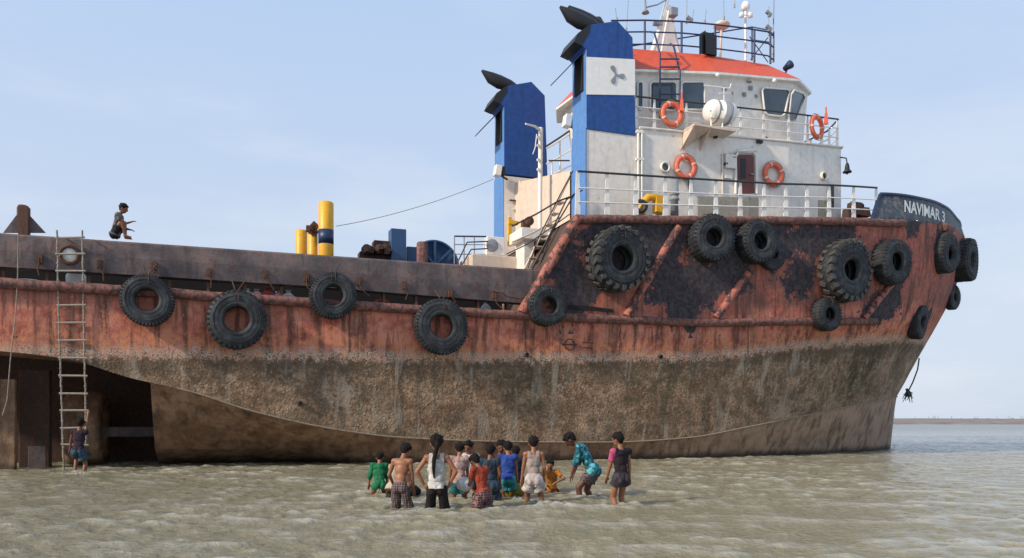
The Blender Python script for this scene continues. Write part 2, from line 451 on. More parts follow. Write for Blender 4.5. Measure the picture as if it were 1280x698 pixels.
# stern run: side skin and raised flat counter
def lev2(b, zfn, n=40): return [(-17+7*i/n, b(-17+7*i/n), zfn(-17+7*i/n)) for i in range(n+1)]
Cs = lev2(lambda s: bC(s), zC); Rs = lev2(lambda s: 5, zr); Ks = lev2(lambda s: 0, lambda s: zC(s)+.15)
rs = [Cs]+[lerp(Cs, Rs, j/10) for j in range(1, 10)]+[Rs]
stern_side = grid_side('stern_side', rs, tug, M['hull'], (1,)); grid_side('stern_side', rs, tug, M['hull'], (-1,))
counter = grid_side('stern_counter', [Ks, Cs], tug, M['brown'])
m = MB()   # transom and the bulkhead where the skeg starts
m.add([(-17, 0, 3.1), (-17, 10, 3.1), (-17, 10, 4.7), (-17, 0, 4.7)], [(0, 1, 2, 3)])
z0 = zC(-10)
m.add([(-10, 5-bC(-10), z0), (-10, 1.5, .5), (-10, 5, -.6), (-10, 8.5, .5), (-10, 5+bC(-10), z0)], [(0, 1, 2, 3, 4)])
m.build('transom', M['brown'], tug)

# forecastle plating above the rubbing rail
def lev3(bf, zfn, s0, send, n=150):
    o = []
    for i in range(n+1):
        w = i/n; w = 1-(1-w)**1.35; s = s0+(send-s0)*w; o.append((s, max(0, bf(s)), zfn(s)))
    return o
FR = lev3(bR, zr, .35, 22.5); FT = lev3(bT, zf, 2.1, 24.0)
def flare(A, B, w):
    o = []
    for i, (a, b) in enumerate(zip(A, B)):
        k = min(1, max(0, (a[0]-10)/6)); w2 = (1-k)*w + k*(1-(1-w)**2.0)
        o.append((a[0]+(b[0]-a[0])*w2, a[1]+(b[1]-a[1])*w2, a[2]+(b[2]-a[2])*w))
    return o
fr = [flare(FR, FT, j/14) for j in range(15)]
fc = grid_side('forecastle_side', fr, tug, M['hull'])

# bow bulwark on top, leaning a little inboard
sB = 13.95; n = 80
BB = []; BU = []
for i in range(n+1):
    w = 1-(1-i/n)**1.7; s = sB+(24.0-sB)*w
    h = min(1, max(0, (s-sB)/.75))*curve([(14.5, 1.02), (15.2, 1.04), (18, .98), (20, .92), (22, .75), (24, .55)])(s)
    b = max(0, bT(s)); BB.append((s, b, zf(s)-.05))
    BU.append((s-.10*h*max(0, s-14)/9, max(0, b-.30*h*(1 if b > .6 else b/.6)), zf(s)+h))
bw = grid_side('bow_bulwark', [lerp(BB, BU, j/5) for j in range(6)], tug, M['bowblue'])
sol = bw.modifiers.new('thick', 'SOLIDIFY'); sol.thickness = .05; sol.offset = -1
m = MB()
m.pipe([(p[0], 5-p[1], p[2]+.02) for p in BU], .055, 8)
m.pipe([(p[0], 5+p[1], p[2]+.02) for p in BU], .055, 8)
m.build('bulwark_cap', M['navy'], bw)

def bvh_of(objs):
    vs = []; fs = []
    for o in objs:
        k = len(vs); vs += [v.co.copy() for v in o.data.vertices]; fs += [[i+k for i in p.vertices] for p in o.data.polygons]
    return BVHTree.FromPolygons(vs, fs)
DB = None
HB = bvh_of([hull, stern_side, fc]); BWB = bvh_of([bw])
def hit(bvh, px, py):
    d = ray_local(px, py); p, nrm, i, q = bvh.ray_cast(CAML, d)
    if p is None: return (L(px, py, 2.0), Vector((0, -1, 0))) if bvh is DB else (None, None)
    if nrm.dot(d) > 0: nrm = -nrm
    return p, nrm

# thin bar along the chine
for sgn in (1, -1):
    m = MB(); m.pipe([(p[0], 5-sgn*(p[1]+.01), p[2]) for p in C[4:-6]], .028, 6); m.build('chine_bar', M['chine'], tug)
# decks
m = MB()
m.add([(-17, .15, 4.5), (2.5, .15, 4.5), (2.5, 9.85, 4.5), (-17, 9.85, 4.5)], [(0, 1, 2, 3)])
m.build('main_deck', M['deck'], tug)
m = MB()
top = [(p[0], 5-p[1]*.985, p[2]-.03) for p in FT[::3]]; bot = [(p[0], 5+p[1]*.985, p[2]-.03) for p in FT[::3]]
n = len(top); m.add(top+bot, [(i, i+1, n+i+1, n+i) for i in range(n-1)])
m.add([(.4, .03, 4.5), (2.12, .03, 7.6), (2.12, 9.97, 7.6), (.4, 9.97, 4.5)], [(0, 1, 2, 3)])
m.build('forecastle_deck', M['deck'], tug)
m = MB(); m.add([(2.14, .02, 4.5), (2.14, 9.98, 4.5), (2.14, 9.98, 7.6), (2.14, .02, 7.6)], [(0, 1, 2, 3)]); m.build('break_bulkhead', M['housew'], tug)

# rubbing rails
def along(bf, zfn, s0, s1, off, n=90, dz=0):
    o = []
    for i in range(n+1):
        s = s0+(s1-s0)*i/n; o.append((s, 5-bf(s)-off + .015*mn.noise(Vector((s*1.5, 0, 0))), zfn(s)+dz+.02*mn.noise(Vector((s, 5, 0)))))
    return o
for side in (0, 1):
    fl = (lambda P: [(a, 10-b, c) for a, b, c in P]) if side else (lambda P: P)
    m = MB(); m.pipe(fl(along(lambda s: bR(max(s, 0)), lambda s: zr(s)-.06, -17, 14.4, .04, 260)), .135, 14, rough=.09); m.build('rubbing_rail', M['rustpipe'], tug)
    m = MB(); m.pipe(fl(along(bT, zf, 2.1, 15.6, .05, 200, dz=-.12)), .14, 14, rough=.15)
    m.pipe(fl(along(bT, zf, 18.6, 19.6, .05, 10, dz=-.1)), .17, 12); m.build('gunwale_rail', M['rustpipe'], tug)
    a = Vector((.30, -.07, zr(0))); b = Vector((2.1, -.07, zf(2.1)-.12))
    m = MB(); m.pipe(fl([tuple(a.lerp(b, i/30)) for i in range(31)]), .16, 14, rough=.2); m.build('sloping_rail', M['redpipe'], tug)
for (xa, ya, xb, yb) in ((847, 284, 782, 396), (934, 342, 894, 398), (1117, 350, 1078, 398)):
    P = []
    for i in range(31):
        p, nr = hit(HB, xa+(xb-xa)*i/30, ya+(yb-ya)*i/30)
        if p: P.append(p+nr*.05)
    m = MB(); m.pipe(P, .13, 14, rough=.15); m.build('diagonal_fender_bar', M['redpipe'], tug)
# dark freeing port slot just above the rail, and the fairlead hole in the bow
def decal(bvh, pts, off, name, mat, parent, thick=.02):
    P = []
    for x, y in pts:
        p, nr = hit(bvh, x, y)
        if p is None: continue
        P.append(p+nr*off); N = nr
    m = MB(); m.prism(P, N*thick); return m.build(name, mat, parent)
decal(HB, [(702, 381), (735, 383), (766, 387), (766, 391), (735, 388), (702, 386)], .01, 'freeing_port', M['void'], tug)
p, nr = hit(HB, 1133, 334)
m = MB(); ax = nr
ux = Vector((0, 0, 1)).cross(ax).normalized(); uz = ax.cross(ux)
def oval(c, a, b, off, n=24): return [c + ux*a*math.cos(2*PI*i/n) + uz*b*math.sin(2*PI*i/n) + ax*off for i in range(n)]
m.prism(oval(p, .20, .34, .0), ax*.03); fl = m.build('fairlead', M['void'], tug)
m = MB(); m.pipe(oval(p, .24, .38, .04)+[oval(p, .24, .38, .04)[0]], .05, 8); m.build('fairlead_rim', M['redpipe'], fl)
# load line mark
p, nr = hit(HB, 712, 431)
m = MB(); ux, uz, ax = Vector((1, 0, 0)), Vector((0, 0, 1)), Vector((0, -1, 0))
m.pipe(oval(p, .17, .17, .02)+[oval(p, .17, .17, .02)[0]], .012, 6)
m.box(p+Vector((0, -.02, 0)), (.5, .012, .03)); m.box(p+Vector((.62, -.02, .08)), (.35, .012, .02)); m.box(p+Vector((.62, -.02, -.08)), (.35, .012, .02))
m.build('load_line_mark', M['black'], tug)
# seams: welded plate straps, frames showing as darker vertical ribs
for x in (437, 657, 775, 935):
    P = []
    for y in range(402 if x > 650 else 386, 446, 6):
        p, nr = hit(HB, x+random.uniform(-1, 1), y)
        if p: P.append(p+nr*.0)
    m = MB(); m.pipe(P, .014, 6); m.build('weld_seam', M['rusty'], tug)
# overboard discharge stubs
for x, y in ((658, 444), (825, 446), (375, 505)):
    p, nr = hit(HB, x, y); m = MB(); m.lathe([(.03, 0), (.07, 0), (.07, .08), (.045, .08), (.045, 0)], p, nr, 12); m.build('discharge_pipe', M['black'], tug)

# cargo rail (thick box bulwark) aft
def cargo(side):
    m = MB(); n = 60; sec = []
    for i in range(n+1):
        s = -17+(18.1)*i/n
        zb = np.interp(s, [-17, -13, -6, 0, 2], [5.09, 5.07, 5.02, 4.87, 4.85]); zt = np.interp(s, [-17, 2], [5.9, 5.92])
        d = .012*mn.noise(Vector((s*.8, 1, 1)))
        q = [(.12+d, zb), (.09+d, (zb+zt)/2), (.12+d, zt-.05), (.16+d, zt), (.52, zt), (.52, zb)]
        sec.append([(s, (10-a if side else a), z) for a, z in q])
    k = 6; vs = [p for S in sec for p in S]
    m.add(vs, [(i*k+j, i*k+(j+1) % k, (i+1)*k+(j+1) % k, (i+1)*k+j) for i in range(n) for j in range(k)] + [tuple(range(k)), tuple(n*k+j for j in range(k))])
    return m.build('cargo_rail', M['cargo'], tug)
cr = cargo(0); cargo(1)
CB = bvh_of([cr])
for i in range(19):
    m = MB(); s = -16.2+i*.95; m.prism([(s-.035, .17, 4.5), (s-.035, .47, 4.5), (s-.035, .47, 4.99), (s-.035, .25, 4.99)], (.07, 0, 0)); m.build('rail_bracket', M['rusty'], cr)
m = MB(); m.span((-17, 1.75, 4.5), (.3, 2.1, 5.45)); m.span((-17, 1.7, 5.4), (.3, 2.15, 5.5)); m.build('dark_gap_backing', M['void'], tug)  # dark box added behind the rail gap to hide sky and darken it
for x, y in ((50, 324), (125, 331), (193, 333), (262, 341), (332, 343), (383, 347), (449, 352), (505, 357), (563, 367), (618, 369)):
    p, nr = hit(CB, x, y); 
    m = MB(); m.box(p+Vector((0, -.03, 0)), (.12, .06, .22)); m.lathe([(.045, -.012), (.07, 0), (.045, .012), (.03, 0)], p+Vector((0, -.09, -.04)), Vector((1, 0, 0)), 10, closed=True)
    m.pipe([p+Vector((0, -.09, -.1)), p+Vector((random.uniform(-.05, .15), -.09, -.25)), p+Vector((random.uniform(-.1, .35), -.06, -.42))], .018, 6)
    m.build('chain_lug', M['rusty'], cr)
p, nr = hit(CB, 87, 319)
m = MB(); m.lathe([(.0, 0), (.17, 0), (.17, .015), (0, .015)], p+Vector((0, .01, 0)), Vector((0, -1, 0)), 24); f_ = m.build('mooring_hole', M['raftw'], cr)
m = MB(); m.lathe([(.17, 0), (.19, .05), (.24, .05), (.26, 0)], p, Vector((0, -1, 0)), 28); m.build('hole_rim', M['rusty'], f_)

# stern gear: rudder, nozzle, and an added dark plate behind them
m = MB(); a = L(-30, 470, 1.2); b = L(19, 470, 1.2); m.span((a.x, 1.2, -.6), (b.x, 1.42, 2.35)); m.build('rudder', M['brown'], tug, .03)
m = MB(); pbox(m, 23, 62, 462, 590, 2.2, .35, -.6); m.build('rudder_post', M['gear'], tug, .03)
m = MB(); pbox(m, 35, 57, 558, 590, 1.9, .06, -.5); m.build('anode_plate', M['cargo'], tug, .01)
m = MB(); m.span((-18, 4.9, -.6), (-10, 5.1, 3.2)); m.build('dark_centre_plate', M['gear'], tug); m = MB(); pbox(m, 110, 200, 534, 546, 3.0, .4); m.build('skeg_beam', M['cargo'], tug)  # centre plate added as dark backing, hides the sky under the counter
m = MB()
prof = [(1.02, -.5), (1.12, -.3), (1.15, 0), (1.12, .4), (1.05, .55), (.98, .4), (.95, 0), (.97, -.4)]
m.lathe(prof, (-12.0, 3.6, 1.0), Vector((1, 0, 0)), 40, closed=True)
nz = m.build('propeller_nozzle', M['brown'], tug)
m = MB()
for k in range(4):
    a = k*PI/2+.4; rot = Matrix.Rotation(a, 3, 'X') @ Matrix.Rotation(.6, 3, 'Z')
    m.box(Vector((-12, 3.6, 1.0)) + Matrix.Rotation(a, 3, 'X') @ Vector((0, 0, .5)), (.05, .42, .8), rot)
m.ball((-12, 3.6, 1.0), .2); m.build('propeller', M['brown'], nz)

# stern towing post with gussets
m = MB(); pbox(m, 22, 35, 257, 290, .3, .3, 5.85); c = L(28.5, 257, .45)
m.lathe([(0, .02), (.1, .0), (.135, -.08), (.135, -.3), (0, -.3)], c, seg=16); 
tp = m.build('towing_post', M['rusty'], tug, .01)
m = MB(); m.prism([L(4, 291, .44), L(22, 267, .44), L(22, 291, .44)], (0, .05, 0)); m.prism([L(35, 291, .44), L(35, 267, .44), L(57, 291, .44)], (0, .05, 0)); m.build('gusset', M['cargo'], tp)

# ---------------- deck gear amidships
def cyl(m, px0, px1, pyt, t, zb, mi=0, seg=24, cap=.04):
    a = L(px0, pyt, t); b = L(px1, pyt, t); r = (b-a).length/2; c = (a+b)/2
    m.lathe([(0, 0), (r-cap, 0), (r, -cap), (r, zb-c.z), (0, zb-c.z)], (c.x, t, c.z), seg=seg, mi=mi); return c, r
m = MB(); cyl(m, 398, 417, 253, 3.5, 4.5); y1 = m.build('vent_post', M['yellow'], tug)
a = L(407.5, 288, 3.5); c_, r_ = (L(407.5, 288, 3.5), .232)
m = MB(); m.lathe([(.0, 0), (.245, 0), (.245, -.46), (0, -.46)], (a.x, 3.5, a.z), seg=28); m.build('painted_band', M['navy'], y1)
m = MB(); cyl(m, 385, 397, 289, 3.8, 4.5); cyl(m, 369, 384, 288, 4.2, 4.5)
y2 = m.build('tow_pin', M['yellow'], tug)
m = MB()
for i in range(7): c = L(388+random.uniform(-4, 8), 287+random.uniform(-6, 5), 3.7); m.box(c, (.16, .14, .2), Matrix.Rotation(random.random(), 3, 'Y'))
m.build('linkage', M['rusty'], y2)
# winch
wz = bpy.data.objects.new('towing_winch', None); col.objects.link(wz); wz.parent = tug
m = MB(); pbox(m, 489, 508, 286, 330, 3.6, .5, 4.5); pbox(m, 509, 535, 309, 330, 3.9, .8, 4.5); m.build('gearbox', M['winchblue'], wz, .02)
m = MB(); c = L(547, 330, 4.2); r = (L(547, 299, 4.2)-c).length*1.02
c = L(543, 332, 4.2)
m.lathe([(0, 0), (r, 0), (r, .06), (r-.07, .09), (r-.07, .02)], c, Vector((0, -1, 0)), 40)
m.lathe([(.35, -1.6), (.35, 0)], c, Vector((0, -1, 0)), 24); m.lathe([(0, -1.66), (r, -1.66), (r, -1.6), (0, -1.6)], c, Vector((0, -1, 0)), 40)
for k in range(8):
    a = k*PI/4; m.box(c+Vector((math.cos(a)*r*.5, -.08, math.sin(a)*r*.5)), (r*.95, .05, .08), Matrix.Rotation(-a, 3, 'Y'))
m.build('drum', M['winchblue'], wz)
m = MB(); cyl(m, 521, 534, 303, 3.0, 4.5); m.build('bollard', M['rustpipe'], wz)
m = MB()
for i in range(15):
    c = L(random.uniform(455, 487), random.uniform(300, 325), 3.5+random.random()*.6); c.z = min(c.z, L(470, 318-(c.x+4.6)*6, 3.6).z)
    m.box(c, (random.uniform(.1, .35), .25, random.uniform(.08, .3)), Matrix.Rotation(random.uniform(-.5, .5), 3, 'Y'))
pbox(m, 468, 488, 301, 330, 3.9, .5, 4.5); pbox(m, 450, 470, 315, 330, 3.9, .5, 4.5)
for x in (458, 474, 481): p = L(x, 312, 3.7); m.lathe([(.0, -.1), (.16, -.1), (.16, .1), (0, .1)], p, Vector((0, -1, 0)), 14)
m.build('brake_gear', M['gear'], wz)
m = MB()
for (x0, y0, x1, y1) in ((420, 283, 617, 224),):
    P = []
    for i in range(25):
        w = i/24; p = L(x0+(x1-x0)*w, y0+(y1-y0)*w + 12*4*w*(1-w)*.55, 3.5+3.2*w); P.append(p)
    m.pipe(P, .009, 5)
m.build('stay_wire', M['darkrail'], tug)
# railed platform aft of the house
def rail(name, path, h, posts, mids=(.5,), rp=.022, rt=.028, mat=None, topmat=None, parent=tug, post_w=None):
    """path: list of base points; posts: interpolation positions"""
    P = [Vector(p) for p in path]
    m = MB()
    H_ = h if callable(h) else (lambda w: h)
    seglen = [0]
    for i in range(1, len(P)): seglen.append(seglen[-1]+(P[i]-P[i-1]).length)
    def at(w):
        d = w*seglen[-1]
        for i in range(1, len(P)):
            if d <= seglen[i]+1e-6: return P[i-1].lerp(P[i], (d-seglen[i-1])/(seglen[i]-seglen[i-1]))
        return P[-1]
    for w in posts:
        a = at(w); up = Vector((0, 0, H_(w)))
        if post_w:
            m.prism([a+Vector((-post_w*.75, .02, 0)), a+Vector((post_w*.75, .02, 0)), a+up+Vector((post_w*.4, .02, 0)), a+up+Vector((-post_w*.4, .02, 0))], (0, .03, 0))
        else: m.pipe([a, a+up], rp, 6)
    for q in mids: m.pipe([p+Vector((0, 0, H_(seglen[i]/seglen[-1])*q)) for i, p in enumerate(P)], rp*.8, 6)
    o = m.build(name, mat or M['white'], parent)
    m = MB(); m.pipe([p+Vector((0, 0, H_(seglen[i]/seglen[-1]))) for i, p in enumerate(P)], rt, 8); m.build('handrail', topmat or M['darkrail'], o); return o
rail('platform_railing', [L(568, 330, 3.8), L(585, 330, 3.8), L(608, 330, 3.8)], .95, (0, .3, .62, 1), (.35, .7), mat=M['grey'])
m = MB(); m.pipe([L(572, 328, 3.5), L(584, 303, 3.5), L(610, 302, 3.5)], .025, 6); m.pipe([L(577, 332, 3.4), L(589, 312, 3.4), L(610, 311, 3.4)], .025, 6); m.build('stair_rail', M['darkrail'], tug)

# aft end of the house, lower level
m = MB(); pbox(m, 590, 668, 320, 345, 3.0, 3.5, 4.5); m.build('winch_house', M['cream'], tug, .03)
m = MB(); pbox(m, 609, 631, 296, 319, 3.6, .35); ac = m.build('air_conditioner', M['raftw'], tug, .02)
a = L(615, 307, 3.6); m = MB(); m.lathe([(0, .0), (.22, 0), (.22, .02), (.2, .03), (0, .03)], (a.x, 3.58, a.z), Vector((0, -1, 0)), 20); m.build('fan_grille', M['grey'], ac)
zA = 4.5
# port side of the lower house (flat grey side) and lit aft bulkhead
m = MB()
pt = 7.6; sa = L(630, 300, pt).x; sb = 6.0; zt = L(640, 221, pt).z
m.span((sa, pt, zA), (sb, pt+1.2, zt), 0)
m.build('port_casing', M['housew'], tug)
m = MB()
t0, t1 = 3.2, 7.6
m.add([(3.35, t0, zA), (3.35, t0, L(716, 214, t0).z), (2.9, t1, L(676, 232, t1).z), (2.9, t1, zA)], [(0, 1, 2, 3)])
m.add([(3.35, t0, 10.1), (6, t0, 10.1), (6, t1, 10.1), (2.9, t1, 9.9)], [(0, 1, 2, 3)])
m.build('aft_bulkhead', M['cream'], tug)
m = MB(); pbox(m, 652, 700, 286, 300, 2.0, 1.2, None); pbox(m, 655, 668, 296, 345, 2.3, .8, 4.5); pbox(m, 688, 712, 290, 345, 1.8, .5, 4.5)
m.build('engine_casing', M['white'], tug, .02)
m = MB(); pbox(m, 664, 690, 297, 345, 2.6, .1, 4.5); m.build('casing_opening', M['void'], tug)
# pipes on port casing
m = MB()
for (pts) in (([(650, 226), (650, 240), (660, 240)]), ([(640, 262), (672, 262)]), ([(655, 248), (680, 250), (680, 300)]), ([(636, 270), (637, 300)])):
    m.pipe([L(x, y, pt-.06) for x, y in pts], .03, 6)
m.build('wall_pipe', M['housew'], tug)
m = MB()
for y in (228, 235, 241): c = L(662, y, pt-.08); m.box(c, (.32 if y != 235 else .2, .1, .07))
m.box(L(662, 236, pt-.05), (.07, .08, .6)); m.box(L(643, 251, pt-.06), (.4, .06, .05)); m.box(L(652, 251, pt-.06), (.1, .1, .14)); m.build('bracket', M['darkrail'], tug)
m = MB(); m.box(L(637, 290, 3.7), (.12, .12, 1.0)); m.box(L(641, 279, 3.7), (.35, .2, .12)); m.build('hose_stand', M['yellow'], tug)
m = MB(); m.box(L(657, 282, 3.6), (.28, .2, .35)); m.lathe([(.0, -.1), (.16, -.1), (.16, .1), (0, .1)], L(661, 277, 3.5), Vector((0, -1, 0)), 14); m.build('pump', M['rusty'], tug)
# white derrick post
m = MB(); m.pipe([L(675, 300, 4.5), L(675, 240, 4.5), L(676, 160, 4.5)], .085, 12); m.pipe([L(676, 163, 4.5), L(668, 158, 4.4), L(657, 155, 4.2)], .06, 8, r2=.03)
m.pipe([L(671, 168, 4.4), L(669, 185, 4.3), L(666, 193, 4.3)], .02, 6)
for y in (172, 182, 200, 212): m.box(L(673, y, 4.4), (.1, .08, .08))
m.build('derrick_post', M['white'], tug)
# inclined ladder and its handrails at the break of the forecastle
m = MB()
for (pts, r) in (([(716, 214), (700, 244), (672, 300), (660, 335)], .022), ([(722, 240), (708, 250), (684, 300), (664, 338)], .026), ([(728, 238), (718, 243), (690, 290), (672, 338)], .026),
                 ([(640, 283), (670, 268), (697, 252), (716, 245)], .03), ([(633, 318), (660, 305), (690, 284), (712, 268)], .02)):
    m.pipe([L(x, y, 1.2) for x, y in pts], r, 6)
m.build('companion_handrail', M['darkrail'], tug)
m = MB()
for i in range(7): a = L(664+i*7, 334-i*14, 1.25); m.box(a+Vector((0, .45, 0)), (.24, .4, .03))
m.pipe([L(655, 338, 1.7), L(712, 222, 1.7)], .04, 6); m.pipe([L(640, 303, 1.7), L(668, 290, 1.7), L(700, 272, 1.7)], .03, 6)
m.build('companion_steps', M['cream'], tug)

# ---------------- deckhouse
plan1 = [(3.42, 2.0), (11.8, 2.0), (14.7, 2.45), (15.3, 3.8), (15.3, 6.2), (14.7, 7.55), (11.8, 8.0), (5.9, 8.0), (5.9, 3.25), (3.42, 3.25)]
ztop1 = curve([(3, 11.32), (5.33, 11.5), (11.8, 11.78), (14.7, 12.05), (15.4, 12.1)])
def walls(plan, zb, zt, lean=None, roof=True, nz=1):
    m = MB(); n = len(plan); lo = [(s, t, zb(s)) for s, t in plan]
    hi = [(s+(lean(s, t)[0] if lean else 0), t+(lean(s, t)[1] if lean else 0), zt(s)) for s, t in plan]
    m.add(lo+hi, [(i, (i+1) % n, n+(i+1) % n, n+i) for i in range(n)] + ([tuple(range(n, 2*n))] if roof else []))
    return m
dh = walls(plan1, lambda s: 7.4, ztop1).build('deckhouse', M['housew'], tug, .03)
DB = bvh_of([dh])
# edge lip round the deck above
m = MB(); P = [Vector((s+(.03 if s > 12 else 0), t+(-.03 if t < 5 else .03), ztop1(s)+.0)) for s, t in [(5.45, 2.0)]+plan1[1:8]]; m.pipe(P, .045, 8); m.build('deck_edge', M['housew'], dh)
# vertical pipes
for x in (796.5, 801):
    m = MB(); m.pipe([hit(DB, x, y)[0]+Vector((0, -.07, 0)) for y in (164, 200, 235, 268)], .045, 8)
    for y in (166, 200): m.box(hit(DB, x, y)[0]+Vector((0, -.06, 0)), (.16, .1, .07))
    m.build('downpipe', M['white'], dh)
# door
d_ = decal(DB, [(921, 197), (923, 194), (939, 194), (941, 197), (942, 242), (922, 242)], .03, 'door', M['door'], dh, .03)
m = MB(); Q = [hit(DB, x, y)[0]+Vector((0, -.05, 0)) for x, y in ((918.5, 243), (918.5, 196), (922, 190.5), (940, 190.5), (944, 196), (945, 243))]
m.pipe(Q, .05, 8); m.build('door_frame', M['white'], d_)
decal(DB, [(924, 199), (931, 199), (931, 224), (924, 224)], .065, 'door_panel', M['black'], d_, .004)
m = MB(); m.box(hit(DB, 938, 219)[0]+Vector((0, -.1, 0)), (.14, .05, .04)); m.build('door_handle', M['grey'], d_)
m = MB(); Q = [hit(DB, x, y)[0]+Vector((0, -.09, 0)) for x, y in ((920, 190), (944, 189))]; m.pipe(Q, .05, 6); m.build('rain_gutter', M['white'], d_)
# utility panel left of door
Q = [hit(DB, x, y)[0]+Vector((0, -.05, 0)) for x, y in ((902, 243), (902, 193), (919, 192), (920, 243))]
m = MB(); m.pipe(Q, .03, 6); m.box(hit(DB, 911, 203)[0]+Vector((0, -.08, 0)), (.42, .12, .5)); m.box(hit(DB, 909, 222)[0]+Vector((0, -.06, 0)), (.3, .08, .12)); m.build('cable_panel', M['housew'], dh)
for x, y, w, h in ((906, 206, .08, .12), (915, 198, .2, .04), (862, 231, .12, .4), (975, 214, .05, .1), (1037, 246, .2, .9), (893, 172, .12, .1), (948, 178, .22, .12), (877, 165, .2, .1)):
    q, nn = hit(DB, x, y); m = MB(); m.box(q+nn*.07, (w, .1, h)); m.box(q+nn*.13, (w*.6, .05, h*.5)); m.build('wall_fitting', M['darkrail'], dh)
for x, y, r in ((830, 210, .19), (1028, 221, .17), (872, 209, .0)):
    if r == 0: continue
    q, nn = hit(DB, x, y)
    m = MB(); m.lathe([(r*.68, .02), (r, .02), (r, .12), (r*.8, .14), (r*.68, .1)], q, nn, 24, closed=True); o = m.build('porthole', M['housew'], dh)
    m = MB(); m.lathe([(0, .03), (r*.7, .03)], q, nn, 20); m.build('glass', M['glass'], o)
# stained lower strip behind the railing
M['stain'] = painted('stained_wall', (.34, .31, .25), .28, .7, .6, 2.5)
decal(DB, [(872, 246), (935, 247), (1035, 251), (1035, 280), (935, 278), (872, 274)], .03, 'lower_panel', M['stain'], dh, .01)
# bell
m = MB(); c = L(1059, 214, 2.3); m.lathe([(0, .3), (.05, .3), (.08, .22), (.1, .05), (.17, -.03), (.17, -.06), (0, -.06)], c, seg=18); m.pipe([c+Vector((0, 0, .3)), c+Vector((-.05, 0, .5)), c+Vector((-.35, 0, .5))], .025, 6); m.ball(c+Vector((0, 0, -.1)), .04)
m.build('ship_bell', M['black'], dh)

# ---------------- wheelhouse
ztw = lambda s: 13.65+.115*(s-5)
planW = [(5.0, 2.6), (8.8, 2.6), (12.45, 3.0), (14.0, 4.0), (14.0, 6.0), (12.45, 7.0), (8.8, 7.4), (5.5, 7.4), (4.9, 6.2), (5.0, 4.4)]
def leanW(s, t):
    return ((.30 if s > 11 else (-.45 if s < 6 and t > 4 else 0)), ((-.12 if t < 5 else .12) if s > 11 else 0))
wh = walls(planW, lambda s: 11.2, ztw, leanW).build('wheelhouse', M['housew'], tug, .03)
WB = bvh_of([wh])
M['win'] = M['glass']
def window(bvh, pts, parent, frame='white', off=.015):
    P = [hit(bvh, x, y) for x, y in pts]
    if any(p[0] is None for p in P): return
    N = P[0][1]; Q = [p[0]+N*off for p in P]; c = sum(Q, Vector())/len(Q)
    m = MB(); m.prism(Q, N*.01); g = m.build('window', M['glass'], parent)
    m = MB(); A = [c+(q-c)*1.0+N*.03 for q in Q]; m.pipe(A+[A[0]], .04, 6); m.build('window_frame', M[frame], g)
def rr(x0, y0, x1, y1, r=3): return [(x0+r, y0), (x1-r, y0), (x1, y0+r), (x1, y1-r), (x1-r, y1), (x0+r, y1), (x0, y1-r), (x0, y0+r)]
window(WB, rr(796, 103, 803, 137, 2), wh); window(WB, rr(812, 103, 845, 139), wh); window(WB, rr(851, 103, 880, 138), wh)
window(WB, [(952, 111), (981, 113), (984, 117), (978, 144), (974, 147), (957, 145), (953, 141), (950, 115)], wh, off=.09)
window(WB, [(990, 114), (1001, 118), (1003, 123), (992, 152), (983, 149), (986, 120)], wh, off=.09)
window(WB, [(702, 141), (714, 136), (716, 160), (708, 164)], wh)
# roof
eave = [(4.6, 2.4), (8.8, 2.35), (12.9, 2.7), (14.5, 3.9), (14.5, 6.1), (12.9, 7.3), (8.8, 7.65), (4.75, 7.65), (4.1, 6.2), (4.3, 4.2)]
crown = [(5.4, 3.5), (9.2, 3.5), (12.3, 3.9), (12.9, 4.4), (12.9, 5.6), (12.3, 6.1), (9.2, 6.5), (6.2, 6.6), (5.5, 5.9), (5.3, 4.6)]
zc_ = lambda s: 14.93+.085*(s-5)
m = MB(); n = len(eave)
lo = [(s, t, ztw(s)+.03) for s, t in eave]; hi = [(s, t, zc_(s)) for s, t in crown]
m.add(lo+hi, [(i, (i+1) % n, n+(i+1) % n, n+i) for i in range(n)]+[tuple(range(n, 2*n))])
rf = m.build('roof', M['orange'], wh)
m = MB(); m.prism([(s, t, ztw(s)-.06) for s, t in eave], (0, 0, .085)); m.build('eave', M['white'], rf)
RB = bvh_of([rf])
m = MB()
for x, y in ((897, 94), (968, 101)): m.ball(L(x, y, 2.3), .08)
m.build('eave_lamp', M['raftw'], wh)
for x, y, w, h in ((905, 112, .15, .1), (935, 103, .2, .05), (937, 111, .14, .14), (929, 119, .14, .14), (944, 121, .1, .1), (828, 144, .2, .2), (900, 130, .1, .1)):
    q, nn = hit(WB, x, y)
    if q: m = MB(); m.box(q+nn*.05, (w, .1, h)); m.box(q+nn*.1, (w*.6, .05, h*.5)); m.build('wall_fitting', M['grey'], wh)

# ladder to the roof
m = MB()
m.pipe([L(812, 40, 3.2), L(818, 41, 2.5), L(825, 68, 2.3), L(825, 150, 2.3)], .035, 8)
m.pipe([L(838, 55, 3.2), L(842, 58, 2.5), L(850, 90, 2.3), L(849, 150, 2.3)], .035, 8)
for y in (74, 84, 99, 118, 134): m.pipe([L(825, y, 2.3), L(849, y, 2.3)], .028, 6)
m.build('roof_ladder', M['navy'], wh)

